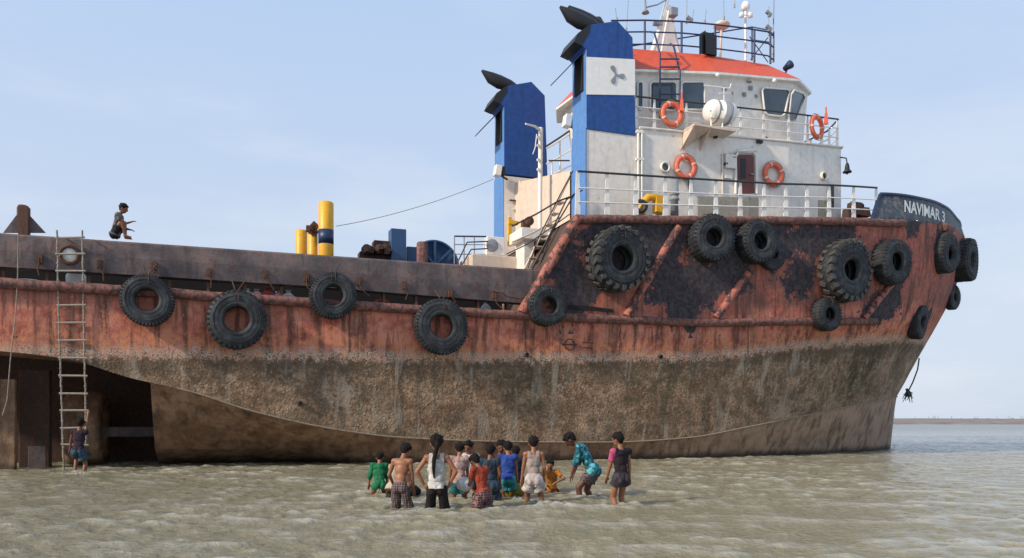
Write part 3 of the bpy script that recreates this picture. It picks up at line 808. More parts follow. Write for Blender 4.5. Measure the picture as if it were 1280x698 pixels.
# roof railing (navy)
def polyrail(name, top, drops, posts, mat, parent, r=.032, t=3.8, base=None):
    m = MB()
    m.pipe([L(x, y, t) for x, y in top], r, 8)
    for d in drops: m.pipe([L(x, y+d*(1 if x < 880 else 1+.0*(x-880)), t) for x, y in top], r*.85, 6)
    for x, y0, y1 in posts: m.pipe([L(x, y0, t), L(x, y1, t)], r*1.3, 8)
    return m.build(name, mat, parent)
polyrail('roof_railing', [(764, 26), (806, 25.5), (852, 27), (895, 31), (935, 36), (960, 40), (967, 45)], (14.5, 30), [(806, 25, 70), (852, 27, 70), (894, 31, 74), (943, 38, 78), (963, 41, 80)], M['navy'], wh, t=3.6)
m = MB(); m.pipe([L(967, 45, 4.2), L(962, 38, 5.5), L(940, 34, 6.4), (5, 6.6, 15.95+.0)], .03, 6); m.pipe([L(967, 60, 4.2), L(962, 53, 5.5), L(940, 50, 6.4)], .025, 6); m.pipe([L(940, 34, 6.4), L(940, 76, 6.4)], .035, 6)
m.pipe([L(960, 47, 3.9), L(938, 75, 4.6)], .02, 6); m.pipe([L(937, 46, 3.9), L(960, 78, 4.4)], .02, 6); m.pipe([L(967, 40, 4.2), L(967, 78, 4.2)], .035, 6)
m.build('roof_railing', M['navy'], wh)
m = MB(); pbox(m, 880, 893, 41, 67, 3.45, .15); m.prism([L(874, 43, 3.2), L(882, 38, 3.45), L(882, 66, 3.45), L(874, 68, 3.2)], (.02, .02, 0)); pbox(m, 882, 896, 43, 68, 3.3, .12); m.build('signal_board', M['black'], wh)
# mast
mast = bpy.data.objects.new('mast', None); col.objects.link(mast); mast.parent = wh
m = MB()
m.pipe([L(813, 74, 4.6), L(824, 38, 4.8), L(834, 0, 5), L(838, -50, 5)], .11, 10, r2=.05)
m.pipe([L(851, 74, 5.6), L(843, 40, 5.4), L(836, 10, 5)], .06, 8); m.pipe([L(825, 76, 4.2), L(831, 40, 4.5), L(837, 8, 5)], .045, 8)
m.prism([L(818, 72, 5.2), L(846, 72, 5.2), L(842, 20, 5.2), L(834, 12, 5.2), L(826, 40, 5.2)], (0, .05, 0))
m.build('tower', M['white'], mast)
m = MB(); m.pipe([L(836, -2, 5), L(822, 6, 4.8), L(806, 10, 4.6)], .03, 6); m.pipe([L(806, -6, 4.6), L(807, 12, 4.6)], .04, 6)
m.lathe([(0, .05), (.1, .05), (.15, -.05), (0, -.05)], L(807, 15, 4.6), seg=12); m.box(L(841, 16, 4.8), (.3, .3, .3)); m.box(L(822, 30, 4.8), (.35, .2, .12)); m.pipe([L(802, -30, 5), L(858, -30, 5)], .03, 6)
m.build('mast_lamps', M['grey'], mast)
m = MB(); c = L(902, 31, 4.6); m.lathe([(0, .1), (.22, .08), (.33, 0), (.33, -.08), (.2, -.16), (0, -.16)], c, seg=24); m.pipe([c, L(900, 76, 4.6)], .05, 8); m.build('radar_dome', M['cream'], wh)
m = MB(); c = L(932, 8, 4.6); m.lathe([(0, .2), (.11, .17), (.17, .05), (.17, -.1), (.1, -.18), (0, -.18)], c, seg=20); m.pipe([c, L(932, 76, 4.6)], .05, 8)
for dx in (-5, 6): c = L(932+dx, 19, 4.5); m.lathe([(0, .12), (.09, .08), (.1, -.08), (0, -.12)], c, seg=14)
m.pipe([L(926, 19, 4.5), L(938, 19, 4.5)], .02, 6)
m.build('antenna_dome', M['raftw'], wh)
m = MB()
for x, y, yb in ((966, -20, 78), (961, 8, 45), (858, -40, 30), (905, -40, 25), (771, 10, 27), (881, 12, 30), (783, -10, 40), (865, 12, 28), (918, -30, 10)):
    m = MB(); m.pipe([L(x+random.uniform(-3, 3), y, 4.2), L(x, yb, 4.2)], .013 if x != 966 else .025, 5); m.pipe([L(x, yb-5, 4.2), L(x, yb, 4.2)], .035, 6); m.build('whip_antenna', M['grey'], wh)
for x, y in ((961, 17), (862, 24), (961, 35)): m = MB(); m.box(L(x, y, 4.1), (.28, .1, .12), Matrix.Rotation(.5, 3, 'Y')); m.box(L(x, y+2, 4.1), (.08, .08, .16)); m.build('signal_horn', M['grey'], wh)
m = MB(); c = L(985, 83, 3.9); m.lathe([(0, -.2), (.09, -.2), (.17, .12), (.17, .16), (0, .16)], c, Vector((.7, -.2, .55)), 16); m.pipe([c, c+Vector((-.1, .1, -.4))], .04, 6); m.build('searchlight', M['navy'], wh)

# ---------------- rail on top of the deckhouse and round the forecastle
lip = [(5.4, 2.08), (11.8, 2.08), (14.6, 2.5), (15.2, 3.8), (15.2, 6.2), (14.6, 7.5)]
rail('upper_railing', [(s, t, ztop1(s)) for s, t in lip], 1.12, (0, .05, .14, .22, .3, .37, .45, .52, .575, .64, .71, .8, .9, 1), (.35, .68), .028, .034, M['white'], post_w=.085)
FTc = [(p[0], 5-p[1]*.955, p[2]) for p in FT]
path = [p for p in FTc if 2.25 < p[0] < 14.6]
lo = [Vector(p) for p in path]
nn = 13
rail('forecastle_railing', [tuple(p) for p in lo], lambda w: 1.45-.22*min(1, w*1.6), [.0, .085, .17, .26, .34, .42, .5, .58, .655, .73, .81, .905, 1], (.33, .64), .026, .036, M['white'], post_w=.13)
rail('port_railing', [(p[0], 10-p[1], p[2]) for p in path], 1.3, [i/10 for i in range(11)], (.33, .64), .026, .036, M['white'])
# vents on the forecastle
m = MB(); c = L(843, 226, 1.3); m.lathe([(0, 0), (.14, 0), (.14, -.42), (.17, -.44), (.17, -.5), (.13, -.52), (.13, -.6), (.17, -.62), (.17, -.68), (.13, -.7), (.15, -1.4), (0, -1.4)], c, seg=20); m.build('ventilator', M['grey'], tug)
m = MB(); a = L(812, 268, 1.0); 
m.pipe([L(802, 268, 1), L(803, 255, 1), L(810, 247, 1), L(819, 247, 1), L(824, 256, 1), L(824, 268, 1)], .13, 12); m.box(L(822, 256, 1), (.25, .3, .55)); m.build('gooseneck_vent', M['yellow'], tug)
m = MB(); m.lathe([(.1, -.04), (.2, -.03), (.24, 0), (.2, .03), (.1, .04)], L(801, 258, .8), Vector((-.5, -1, 0)), 18, closed=True); m.build('hose_reel', M['black'], tug)
m = MB()
for x, y, w, h in ((1068, 262, .5, .5), (1078, 266, .5, .35), (1060, 268, .3, .4)): m.box(L(x, y, 2.0), (w, .4, h), None, 0, .8)
m.ball(L(1076, 258, 2.0), .13); m.ball(L(1066, 255, 2), .12); m.build('windlass', M['gear'], tug)

# ---------------- life raft cradle
m = MB(); a = L(864, 187, 1.35); b = L(866, 168, 1.35); c = L(884, 158, 1.35); d = L(918, 159, 1.35)
zt = c.z
m.span((b.x, 1.25, zt-.08), (d.x, 2.02, zt)); 
for tt in (1.98, 1.28):
    pass
m.prism([Vector((b.x, 1.3, zt-.05)), Vector((b.x, 1.98, zt-.75)), Vector((b.x, 1.98, zt-.05))], (.04, 0, 0)); m.prism([Vector((b.x+.7, 1.3, zt-.05)), Vector((b.x+.7, 1.98, zt-.65)), Vector((b.x+.7, 1.98, zt-.05))], (.04, 0, 0))
m.add([(b.x-.0, 1.24, zt-.06), (b.x-.15, 1.97, zt-.78), (b.x+.55, 1.97, zt-.28), (b.x+.75, 1.24, zt-.06)], [(0, 1, 2, 3)])
m.build('raft_shelf', M['cream'], tug)
m = MB()
for x in (889, 903, 915): p = L(x, 160, 1.3); m.pipe([p, p+Vector((0, 0, .75))], .03, 6)
for y in (138, 147): m.pipe([L(887, y, 1.25), L(918, y, 1.25)], .022, 6)
m.pipe([L(905, 110, 1.5), L(905, 130, 1.5)], .02, 6); m.pipe([L(880, 107, 1.6), L(912, 111, 1.6), L(914, 105, 1.6)], .025, 6); m.pipe([L(899, 117, 1.5), L(912, 117, 1.5)], .02, 6)
m.build('raft_cradle', M['white'], tug)

# ---------------- funnels
def funnel(t, ds, scale, name, dt=1.17, nexh=2):
    """side plate outline taken on plane t=1.97; other funnel is the same shape moved"""
    side = [(733, 162), (733, 62), (728, 57), (719, 51), (724, 42), (738, 31), (772, 26), (791, 47), (795, 162)]
    P = [L(x, y, 1.97) for x, y in side]; P = [Vector((p.x+ds, t, p.z)) for p in P]
    P[0].z = P[-1].z = 11.2
    m = MB(); m.prism(P, (0, dt, 0)); m.mi[2] = 1; f = m.build(name, [M['blue'], M['bluesunlit']], tug, .02)
    m = MB(); m.prism([P[2]+Vector((0, -.01, -.02)), P[3]+Vector((-.05, -.01, -.05)), P[4]+Vector((-.05, -.01, 0)), P[5]+Vector((0, -.01, .03)), P[5]+Vector((-.02, -.01, -.25)), P[2]+Vector((.02, -.01, .06))], (0, dt+.02, 0)); m.build('hood', M['black'], f)
    m = MB(); m.span((P[0].x-.03, t+.0, 4.5), (P[0].x+.0, t+dt, 11.25)); m.build('aft_casing', M['bluesunlit'], f)
    # louvre opening on the aft face, flap propped open
    a = P[0].x-.0
    zl = [L(733, y, 1.97).z for y in (64, 110)]
    m = MB(); m.span((a-.05, t+.22, zl[1]), (a-.02, t+dt-.28, zl[0])); lv = m.build('louvre', M['void'], f)
    m = MB()
    p0 = Vector((a-.03, t+.6, zl[0])); m.box(p0+Vector((-.45, 0, -.45)), (1.3, .75, .03), Matrix.Rotation(-PI/4-.05, 3, 'Y')); m.build('louvre_flap', M['navy'], lv)
    # exhausts: bent horn-mouthed pipes
    for k in range(nexh):
        base = Vector((P[5].x+.62+.45*k, t+dt*.3+.3*k, P[5].z-.25+.08*k))
        c = [base, base+Vector((-.08, 0, .26)), base+Vector((-.42, 0, .42+.1*k)), base+Vector((-.85, 0, .50+.12*k)), base+Vector((-1.22, 0, .62+.14*k)), base+Vector((-1.6, 0, .86+.16*k))]
        m = MB(); rr_ = [.19, .20, .23, .29, .24, .04]; rings = []
        for i, p in enumerate(c):
            d = (c[min(i+1, 5)]-c[max(i-1, 0)]).normalized(); x = d.cross(Vector((0, 1, 0))).normalized()
            rings += [p+x*rr_[i]*math.cos(q*PI/6)+Vector((0, 1, 0))*min(.2, rr_[i]*1.3)*math.sin(q*PI/6) for q in range(12)]
        m.add(rings, [(i*12+q, i*12+(q+1) % 12, (i+1)*12+(q+1) % 12, (i+1)*12+q) for i in range(5) for q in range(12)], 0, True)
        m.build('exhaust', M['black'], f)
    return f, P
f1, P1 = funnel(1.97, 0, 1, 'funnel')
# white band and propeller emblem on the starboard funnel
zb0 = L(733, 118, 1.94).z; zb1 = L(733, 71, 1.94).z; x1 = L(794, 118, 1.94).x; z1b = L(794, 119, 1.94).z; z1t = L(793, 74, 1.94).z; x0 = P1[0].x-.002
m = MB(); m.prism([(x0, 1.965, zb0), (x1+.005, 1.965, z1b), (x1+.0, 1.965, z1t), (x0, 1.965, zb1)], (0, -.012, 0)); band = m.build('white_band', M['raftw'], f1)
c = L(770, 94, 1.945); m = MB()
for k in range(3):
    a = math.radians((118, -2, -115)[k]); d = Vector((math.cos(a), 0, math.sin(a))); q = Vector((-d.z, 0, d.x))
    o = [c+q*-.04, c+d*.12+q*-.05, c+d*.22+q*-.085, c+d*.3+q*-.08, c+d*.34+q*-.02, c+d*.34+q*.05, c+d*.28+q*.09, c+d*.18+q*.07, c+d*.1+q*.03, c+q*.04]
    m.prism(o, (0, -.012-.002*k, 0))
m.build('propeller_emblem', M['grey'], band)
ds = L(630, 162, 7.6).x - P1[0].x
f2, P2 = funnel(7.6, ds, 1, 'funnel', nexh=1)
m = MB(); c = Vector((P1[5].x+.75, 2.9, P1[6].z+.35)); m.lathe([(0, .16), (.1, .14), (.16, .04), (.14, -.06), (.06, -.1), (.05, -.5), (0, -.5)], c, seg=18); m.build('antenna_dome', M['black'], f1)
# flood lamps on funnel casings
for f_, P_, t_, y in ((f2, P2, 7.5, 214), (f1, P1, 2.0, 152)):
    c = L(622 if f_ is f2 else 709, y, 7.3 if f_ is f2 else 3.3)
    m = MB(); m.box(c, (.25, .32, .42), Matrix.Rotation(.15, 3, 'Y')); lam = m.build('flood_lamp', M['raftw'], f_, .02)
    m = MB(); m.box(c+Vector((.2, 0, 0)), (.14, .26, .34)); m.pipe([c+Vector((.2, 0, -.2)), c+Vector((.42, 0, -.3))], .04, 6); m.build('lamp_bracket', M['black'], lam)
# port bridge wing rails and steps seen between the funnels
m = MB()
for pts in ([(683, 186), (700, 176), (716, 165)], [(683, 205), (700, 196), (716, 186)], [(684, 222), (700, 214), (716, 206)], [(690, 200), (690, 226)], [(700, 176), (700, 222)]):
    m.pipe([L(x, y, 6.2) for x, y in pts], .032, 6)
m.build('wing_railing', M['white'], tug)
m = MB(); m.pipe([L(683, 183, 6.1), L(700, 172, 6.1), L(716, 161, 6.1)], .04, 6); m.pipe([L(686, 201, 6.1), L(712, 201, 6.1)], .03, 6); m.build('wing_handrail', M['darkrail'], tug)
# ---------------- ship's name on the bow bulwark
cu = bpy.data.curves.new('letters', 'FONT'); cu.body = 'NAVIMAR 3'; cu.size = 1; cu.offset = .028; cu.space_character = 1.0
to = bpy.data.objects.new('letters_tmp', cu); col.objects.link(to)
dg = bpy.context.evaluated_depsgraph_get(); me = bpy.data.meshes.new_from_object(to.evaluated_get(dg))
bm = bmesh.new(); bm.from_mesh(me); bmesh.ops.triangulate(bm, faces=bm.faces)
bmesh.ops.subdivide_edges(bm, edges=bm.edges, cuts=1)
xs = [v.co.x for v in bm.verts]; xa, xb = min(xs), max(xs); ys = [v.co.y for v in bm.verts]; ya, yb = min(ys), max(ys)
bad = []
for v in bm.verts:
    u = (v.co.x-xa)/(xb-xa); w = (v.co.y-ya)/(yb-ya)
    X = 1130 + 50.5*(u*1.12-.12*u*u); Yb = 265.5+10.5*u+3*u*u; Yt = 250.5+9.5*u+5.5*u*u
    q, nr = hit(BWB, X, Yb+(Yt-Yb)*w)
    if q is None: bad.append(v)
    else: v.co = q+nr*.02
bmesh.ops.delete(bm, geom=bad, context='VERTS')
bm.to_mesh(me); bm.free(); bpy.data.objects.remove(to)
me.materials.clear(); me.materials.append(M['text']); me.name = 'ship_name'
o = bpy.data.objects.new('ship_name', me); col.objects.link(o); o.parent = bw

# ---------------- tyres
def tyre_mesh(R, r, w, kind):
    m = MB(); h = w/2; sh = .16*R
    prof = [(r, -h*.55), (r+.05*R, -h*.9), (r+(R-r)*.45, -h), (R-sh*.7, -h*.93), (R-.02*R, -h*.70), (R, -h*.4), (R, h*.4), (R-.02*R, h*.70), (R-sh*.7, h*.93), (r+(R-r)*.45, h), (r+.05*R, h*.9), (r, h*.55), (r-.0, h*.4), (r+(R-r)*.55, h*.75), (R*.93, h*.4), (R*.93, -h*.4), (r+(R-r)*.55, -h*.75), (r, -h*.4)]
    m.lathe(prof, (0, 0, 0), seg=48, closed=True)
    # raised bead ring
    m.lathe([(r+.03*R, h*.86), (r+.09*R, h*1.02), (r+.15*R, h*.97)], (0, 0, 0), seg=48); m.lathe([(r+.6*(R-r), h*.99), (r+.64*(R-r), h*1.04), (r+.68*(R-r), h*.98)], (0, 0, 0), seg=48)
    n = {'truck': 46, 'tractor': 22, 'worn': 34}[kind]; lugm = 0
    for i in range(n):
        a = 2*PI*i/n; rz = Matrix.Rotation(a, 3, 'Z')
        for sg in (-1, 1):
            if kind == 'tractor':
                aa = a + (PI/n if sg > 0 else 0); rz = Matrix.Rotation(aa, 3, 'Z')
                m.box(rz @ Vector((R*.985, 0, sg*h*.62)), (.10*R, .13*R, h*.78), rz @ Matrix.Rotation(sg*.45, 3, 'X'), 1)
                m.box(rz @ Vector((R*.93, 0, sg*h*.98)), (.13*R, .12*R, h*.14), rz, 1)
            else:
                m.box(rz @ Vector((R*.995, 0, sg*h*.42)), (.035*R, .075*R if kind == 'truck' else .10*R, h*.62), rz, 1)
                m.box(rz @ Vector((R*.945, 0, sg*h*.84)), (.07*R, .07*R, h*.16), rz, 1)
    return m.mesh('tyre', [M['rubber'], M['lug'] if kind == 'tractor' else M['rubber']])
TY = [  # px, py, R px, r px, width m, kind, yaw bias, label
 (184, 376, 31.5, 17.5, .34, 'truck', 0, 'black truck tyre hanging nearest to the rope ladder on the red hull'),
 (296, 400, 36, 19.5, .42, 'worn', 0, 'large smooth tyre hung low on the hull, second tyre right of the rope ladder'),
 (416, 370, 28.5, 15.5, .36, 'truck', 0, 'black tyre overlapping the grey cargo rail below the yellow posts'),
 (551, 409, 34, 18.5, .36, 'truck', 0, 'chunky tyre with dusty rim hanging below the blue winch'),
 (680, 384, 25, 13.5, .36, 'worn', 0, 'smaller tyre at the foot of the sloping rail with a chain leading to it'),
 (765, 327, 38, 19, .62, 'tractor', 0, 'huge lugged tyre under the forecastle rail, left of the first diagonal bar'),
 (883, 301, 28.5, 14, .50, 'worn', 0, 'left one of the twin smooth tyres under the white railing'),
 (940, 305, 26, 13, .50, 'worn', .1, 'right one of the twin smooth tyres under the white railing'),
 (1049, 341, 37, 16, .55, 'tractor', .1, 'big grey tractor tyre with coarse lugs on the bow flare'),
 (1027, 394, 21, 11, .36, 'worn', .1, 'small worn tyre tucked below the big grey tractor tyre'),
 (1106, 330, 27.5, 14, .5, 'worn', .0, 'dark tyre right beside the big grey tractor tyre'),
 (1180, 317, 25, 11, .55, 'worn', 0, 'tyre directly under the painted ship name'),
 (1204, 326, 26, 11, .75, 'worn', 0, 'foremost tyre at the very tip of the bow'),
 (1147, 403, 21, 9.5, .4, 'worn', -.1, 'lone tyre low on the bow above the dangling rope'),
 (1190, 372, 15, 6, .3, 'worn', 0, 'small dark tyre on the stem under the foremost tyre'),
 (962, 318, 20, 9, .2, 'worn', .1, 'flat tyre half hidden behind the right twin tyre')]
Rz = Matrix.Rotation(TH, 3, 'Z')
def place_tyre(px, py, Rp, rp, w, kind, yaw, label, i):
    q = px; p = None
    while p is None and q > 600: p, nr = hit(HB, q, py); q -= 2
    if p is None: p, nr = hit(HB, px, py)
    if p is None: p = L(px, py, 0); nr = Vector((0, -1, 0))
    if px < 600: p = L(px, py, -.22 if kind != 'x' else -.2); nr = Vector((0, -1, 0)); p.y = -.14-w*.35 if py < 390 else -.08-w*.5; w_ = L(px, py, p.y); p = w_
    dist = (S2W(p)).y
    R = Rp*dist/F*1.0; r = rp*dist/F*.78; w = w*1.12
    n = Vector((nr.x, nr.y, nr.z*.35)).normalized()
    if px > 600: p = p + n*(w*.5+.02)
    if px > 1130: # keep the picture position on the strongly curved bow
        tloc = p.y; p = L(px, py, tloc)
    wn = Rz @ n
    if px > 1195: wn = Vector((.70, -.71, -.05)).normalized()
    elif px > 1170: wn = Vector((.62, -.78, -.05)).normalized()
    if yaw: wn = Matrix.Rotation(yaw, 3, 'Z') @ wn
    me = tyre_mesh(R, r, w, kind)
    for v in me.vertices:   # worn, a little squashed
        q_ = v.co*1.6+Vector((i*3.1, 0, 0)); a_ = math.atan2(v.co.y, v.co.x)
        f_ = 1+.022*math.sin(2*a_+i)+.012*mn.noise(q_*2); v.co.x *= f_; v.co.y *= f_; v.co.z += .03*math.sin(2*a_+i*1.7)*R
    o = bpy.data.objects.new('tyre', me); col.objects.link(o)
    o.location = S2W(p); o.rotation_mode = 'QUATERNION'
    o.rotation_quaternion = Vector((0, 0, 1)).rotation_difference(wn) @ Quaternion((0, 0, 1), random.uniform(0, 6))
    tag(o, label, 'tyre', 'old tyres hung round the hull as fenders')
    # suspension chain
    m = MB(); inv = o.rotation_quaternion.inverted()
    up = Vector((0, 0, 1)); a = up*R*.93 - wn*w*.3; hgt = .30 if px < 600 else .10
    for sg in (-1, 1):
        P = [up*(-0)+ up*r*1.02 - wn*w*.0 + Vector((sg*.06, 0, 0))] if False else []
        b = up*(R+hgt) - wn*(w*.45) + Vector((sg*.12+.05, 0, 0))
        st = up*r*1.0 + wn*w*.1; P = [st, up*(r+R)/2+wn*(w*.56), up*R*1.03+wn*w*.3, b]
        m.pipe([inv @ (x+Vector((sg*.05, 0, 0))) for x in P], .016, 6)
    m.build('chain', M['gear'], o)
    return o
for i, T in enumerate(TY): place_tyre(*T, i)
# chain stretched to the small tyre
m = MB(); P = [S2W(L(615+i*4.4, 364+i*.8+ (3 if 3 < i < 9 else 0), .0)) for i in range(13)]
for i in range(12):
    m.pipe([P[i], P[i+1]], .028 if i % 2 else .018, 6)
o = m.build('chain', M['rusty']); tag(o, 'rusty chain running from the grey cargo rail to the small tyre at the sloping rail', 'chain')
# thin rope down the left end of the side
m = MB(); m.pipe([S2W(L(x, y, -.12)) for x, y in ((23, 292), (22, 350), (19, 400), (13, 450), (9, 500), (3, 520))], .014, 5); o = m.build('rope', M['rope']); tag(o, 'thin loose rope hanging down the hull left of the rope ladder', 'rope')
m = MB(); pts = [(1149, 448), (1147, 462), (1141, 478), (1136, 488)]
m.pipe([S2W(L(x, y, 4.5)) for x, y in pts], .03, 6); c = S2W(L(1135, 493, 4.5))
for i in range(22): m.pipe([c+Vector((random.uniform(-.1, .1), random.uniform(-.1, .1), random.uniform(-.1, .25))), c+Vector((random.uniform(-.25, .25), random.uniform(-.1, .1), random.uniform(-.45, .1)))], .03, 5, r2=.012)
m.ball(c, .12); o = m.build('frayed_rope', M['ropeg']); tag(o, 'frayed weedy rope end dangling from the stem above open water', 'rope')
m = MB()
for pts in ([(1150, 420), (1158, 412), (1163, 405), (1172, 402)], [(1187, 290), (1200, 296), (1212, 303)], [(1165, 400), (1160, 408), (1150, 408)], [(1098, 300), (1090, 285), (1080, 275)], [(1190, 283), (1205, 298)]):
    m.pipe([S2W(L(x, y, 2.2 if x < 1120 else 4.0)) for x, y in pts], .03, 6)
o = m.build('mooring_rope', M['rope']); tag(o, 'frayed grey lashing rope wound round the bow tyres', 'rope')

# ---------------- rope ladder
ld = empty('rope_ladder', S2W(L(88, 292, -.05))); tag(ld, 'white rope ladder with wooden rungs hanging from the cargo rail down to the water', 'ladder')
def LL(x, y): return S2W(L(x, y, -.05 if y < 440 else -.05+.3*0)) - ld.location
lx = lambda y: np.interp(y, [292, 400, 500, 590], [71.5, 73.5, 77, 80]); rx = lambda y: np.interp(y, [292, 400, 500, 590], [103, 104.5, 107, 108])
for fx, y1 in ((lx, 592), (rx, 560)):
    m = MB(); m.pipe([LL(fx(y)+random.uniform(-.4, .4), y) for y in range(288, y1, 6)], .021, 6)
    for y in range(296, y1, 11): m.ball(LL(fx(y), y), .032)
    m.build('rope', M['rope'], ld)
for y in (297, 318, 339, 360, 382, 404, 426, 448, 470, 492, 513, 535, 556):
    m = MB(); m.pipe([LL(lx(y)-3, y+random.uniform(-.7, .7)), LL(rx(y)+3, y+random.uniform(-.7, .7))], .026, 8); m.build('rung', M['wood'], ld)
m = MB(); m.pipe([LL(71, 293), LL(71, 291), S2W(L(71, 291, .5))-ld.location], .02, 6); m.pipe([LL(103, 293), LL(103, 291), S2W(L(103, 291, .5))-ld.location], .02, 6); m.build('lashing', M['rope'], ld)

# ---------------- life rings
def life_ring(px, py, t, R, n, label, jacket=False):
    o = empty('life_ring', S2W(L(px, py, t))); tag(o, label, 'life ring', 'orange life rings on the upper works')
    ax = (Rz @ Vector(n)).normalized(); tube = R*.205; prof = [(R-tube+tube*math.cos(a)*1, tube*.8*math.sin(a)) for a in [2*PI*i/12 for i in range(12)]]
    m = MB(); m.lathe(prof, (0, 0, 0), ax, 40, closed=True); m.build('ring', M['ring'], o)
    q = Vector((0, 0, 1)).rotation_difference(ax)
    for k in range(4):
        a0 = k*PI/2+PI/4; m = MB()
        C_ = []
        for j in range(4):
            a = a0-.09+.18*j/3; c = Vector((math.cos(a), math.sin(a), 0))*(R-tube)
            C_.append(q @ c)
        m.pipe(C_, tube*1.06, 12, cap=False); m.build('tape_band', M['ringw'], o)
    m = MB(); P = [q @ (Vector((math.cos(2*PI*i/32), math.sin(2*PI*i/32), 0))*(R*(1.04+.05*abs(math.sin(2*PI*i/8*1))))) for i in range(33)]; m.pipe(P, .012, 5); m.build('grab_line', M['rope'], o)
    if jacket:
        m = MB(); m.box(Vector((.36*R*2, -.05, .3)), (.14, .12, .42), None, 0, .6); m.box(Vector((.36*R*2, -.05, .62)), (.05, .05, .25)); m.build('float_light', M['ring'], o)
life_ring(840, 143, 1.95, .46, (0, -1, 0), 'orange life ring on the upper railing in front of the roof ladder', True)
life_ring(857, 209, 1.88, .45, (0, -1, 0), 'orange life ring on the house wall between porthole and red door')
life_ring(967, 218, 1.88, .46, (0, -1, 0), 'orange life ring on the house wall right of the red door')
life_ring(1021, 159, 2.15, .47, (.35, -1, 0), 'orange life ring at the forward corner of the upper railing', True)
# life raft canister
rc = empty('life_raft_canister', S2W(L(900, 141, 1.5))); rc.rotation_euler = (0, 0, TH); tag(rc, 'white barrel shaped life raft canister lying on the shelf over the red door', 'life raft')
m = MB(); r = .40
m.lathe([(0, -.62), (.2, -.60), (.33, -.5), (r, -.38), (r, -.02), (r*1.04, -.02), (r*1.04, .02), (r, .02), (r, .38), (.33, .5), (.2, .60), (0, .62)], (0, 0, 0), Vector((1, .0, 0)), 28); m.build('shell', M['raftw'], rc)
m = MB()
for x in (-.25, .25): m.lathe([(r+.004, -.03), (r+.02, -.03), (r+.02, .03), (r+.004, .03)], (x, 0, 0), Vector((1, 0, 0)), 28, closed=True)
m.build('strap', M['grey'], rc)

# ---------------- loose gear on deck glimpsed through the gap under the cargo rail
def drum(px, py, t, r, h, name, mat, label, lid=None):
    c = L(px, py, t); o = empty(name, S2W(Vector((c.x, t, 4.5)))); tag(o, label, 'container')
    m = MB(); m.lathe([(0, 0), (r*.9, 0), (r, .03), (r, h*.4), (r*1.03, h*.42), (r, h*.45), (r, h*.93), (r*.85, h), (0, h)], (0, 0, 0), seg=24); m.build('barrel', mat, o)
    m = MB(); m.lathe([(0, h+.03), (r*.3, h+.03), (r*.3, h)], (0, 0, 0), seg=14); m.build('cap', M['blue'], o)
drum(95, 347, .8, .24, .6, 'plastic_drum', M['raftw'], 'white plastic drum on deck seen through the gap behind the ladder')
drum(36, 347, .9, .35, .38, 'plastic_tub', M['raftw'], 'white round tub on deck seen in the gap left of the ladder')
RD = [cloth('red_cloth', (.5, .06, .06)), cloth('pink_cloth', (.7, .42, .42)), cloth('white_cloth', (.7, .7, .68)), cloth('dull_red_cloth', (.28, .06, .05))]
def bundle(px, t, mat, sx, h, label):
    c = L(px, 362, t); m = MB()
    prof = []; 
    m.lathe([(0, 0), (.2, .02), (.26, .12), (.24, .26), (.13, .36), (.05, .40), (.09, .46), (0, .47)], (0, 0, 0), seg=20)
    vs = []
    for v in m.v:
        v = Vector(v); k = 1+.22*mn.noise(v*5+Vector((px, 0, 0))); vs.append((v.x*k*sx, v.y*k, v.z*(h+.12)/.47))
    m.v = vs; o = m.build('cloth_bundle', mat); o.location = S2W(Vector((c.x, t, 4.5))); tag(o, label, 'bundle')
bundle(309, .75, RD[2], .8, .34, 'white cloth bundle in the gap just above the large low tyre'); bundle(321, .85, RD[1], .9, .36, 'pink cloth bundle in the gap beside the white one'); bundle(334, .8, RD[0], 1.1, .38, 'red cloth bundle in the gap between two paler bundles')
bundle(347, .9, RD[1], .8, .33, 'pale pink bundle in the gap right of the red one'); bundle(361, .8, RD[2], .9, .36, 'grey white bundle in the gap left of the tyre below the yellow posts')
bundle(478, .8, RD[3], 1.2, .33, 'dull red bundle in the gap between the third and fourth tyre'); bundle(607, .8, RD[2], .7, .34, 'small white bundle in the gap near the end of the cargo rail')
# blue tarpaulin roll along the gap
m = MB(); a = L(205, 352, 1.0); b = L(285, 357, 1.0); m.pipe([Vector((a.x+(b.x-a.x)*i/12, 1.0+.05*math.sin(i*1.7), 4.66+.03*math.sin(i*2.3))) for i in range(13)], .15, 12)
o = m.build('tarpaulin_roll', M['navy']); o.location = (0, Y0, 0); o.rotation_euler = (0, 0, TH); tag(o, 'dark blue tarpaulin roll lying on deck behind the first two tyres', 'tarpaulin')
# ================================================================== people
def ik(a, c, l1, l2, pole):
    d = c-a; D = min(d.length, (l1+l2)*.999); dn = d.normalized()
    x = (l1*l1-l2*l2+D*D)/(2*D); h = math.sqrt(max(0, l1*l1-x*x))
    p = pole - dn*pole.dot(dn)
    if p.length < 1e-5: p = Vector((0, 1, 0))
    return a+dn*x+p.normalized()*h, a+dn*D

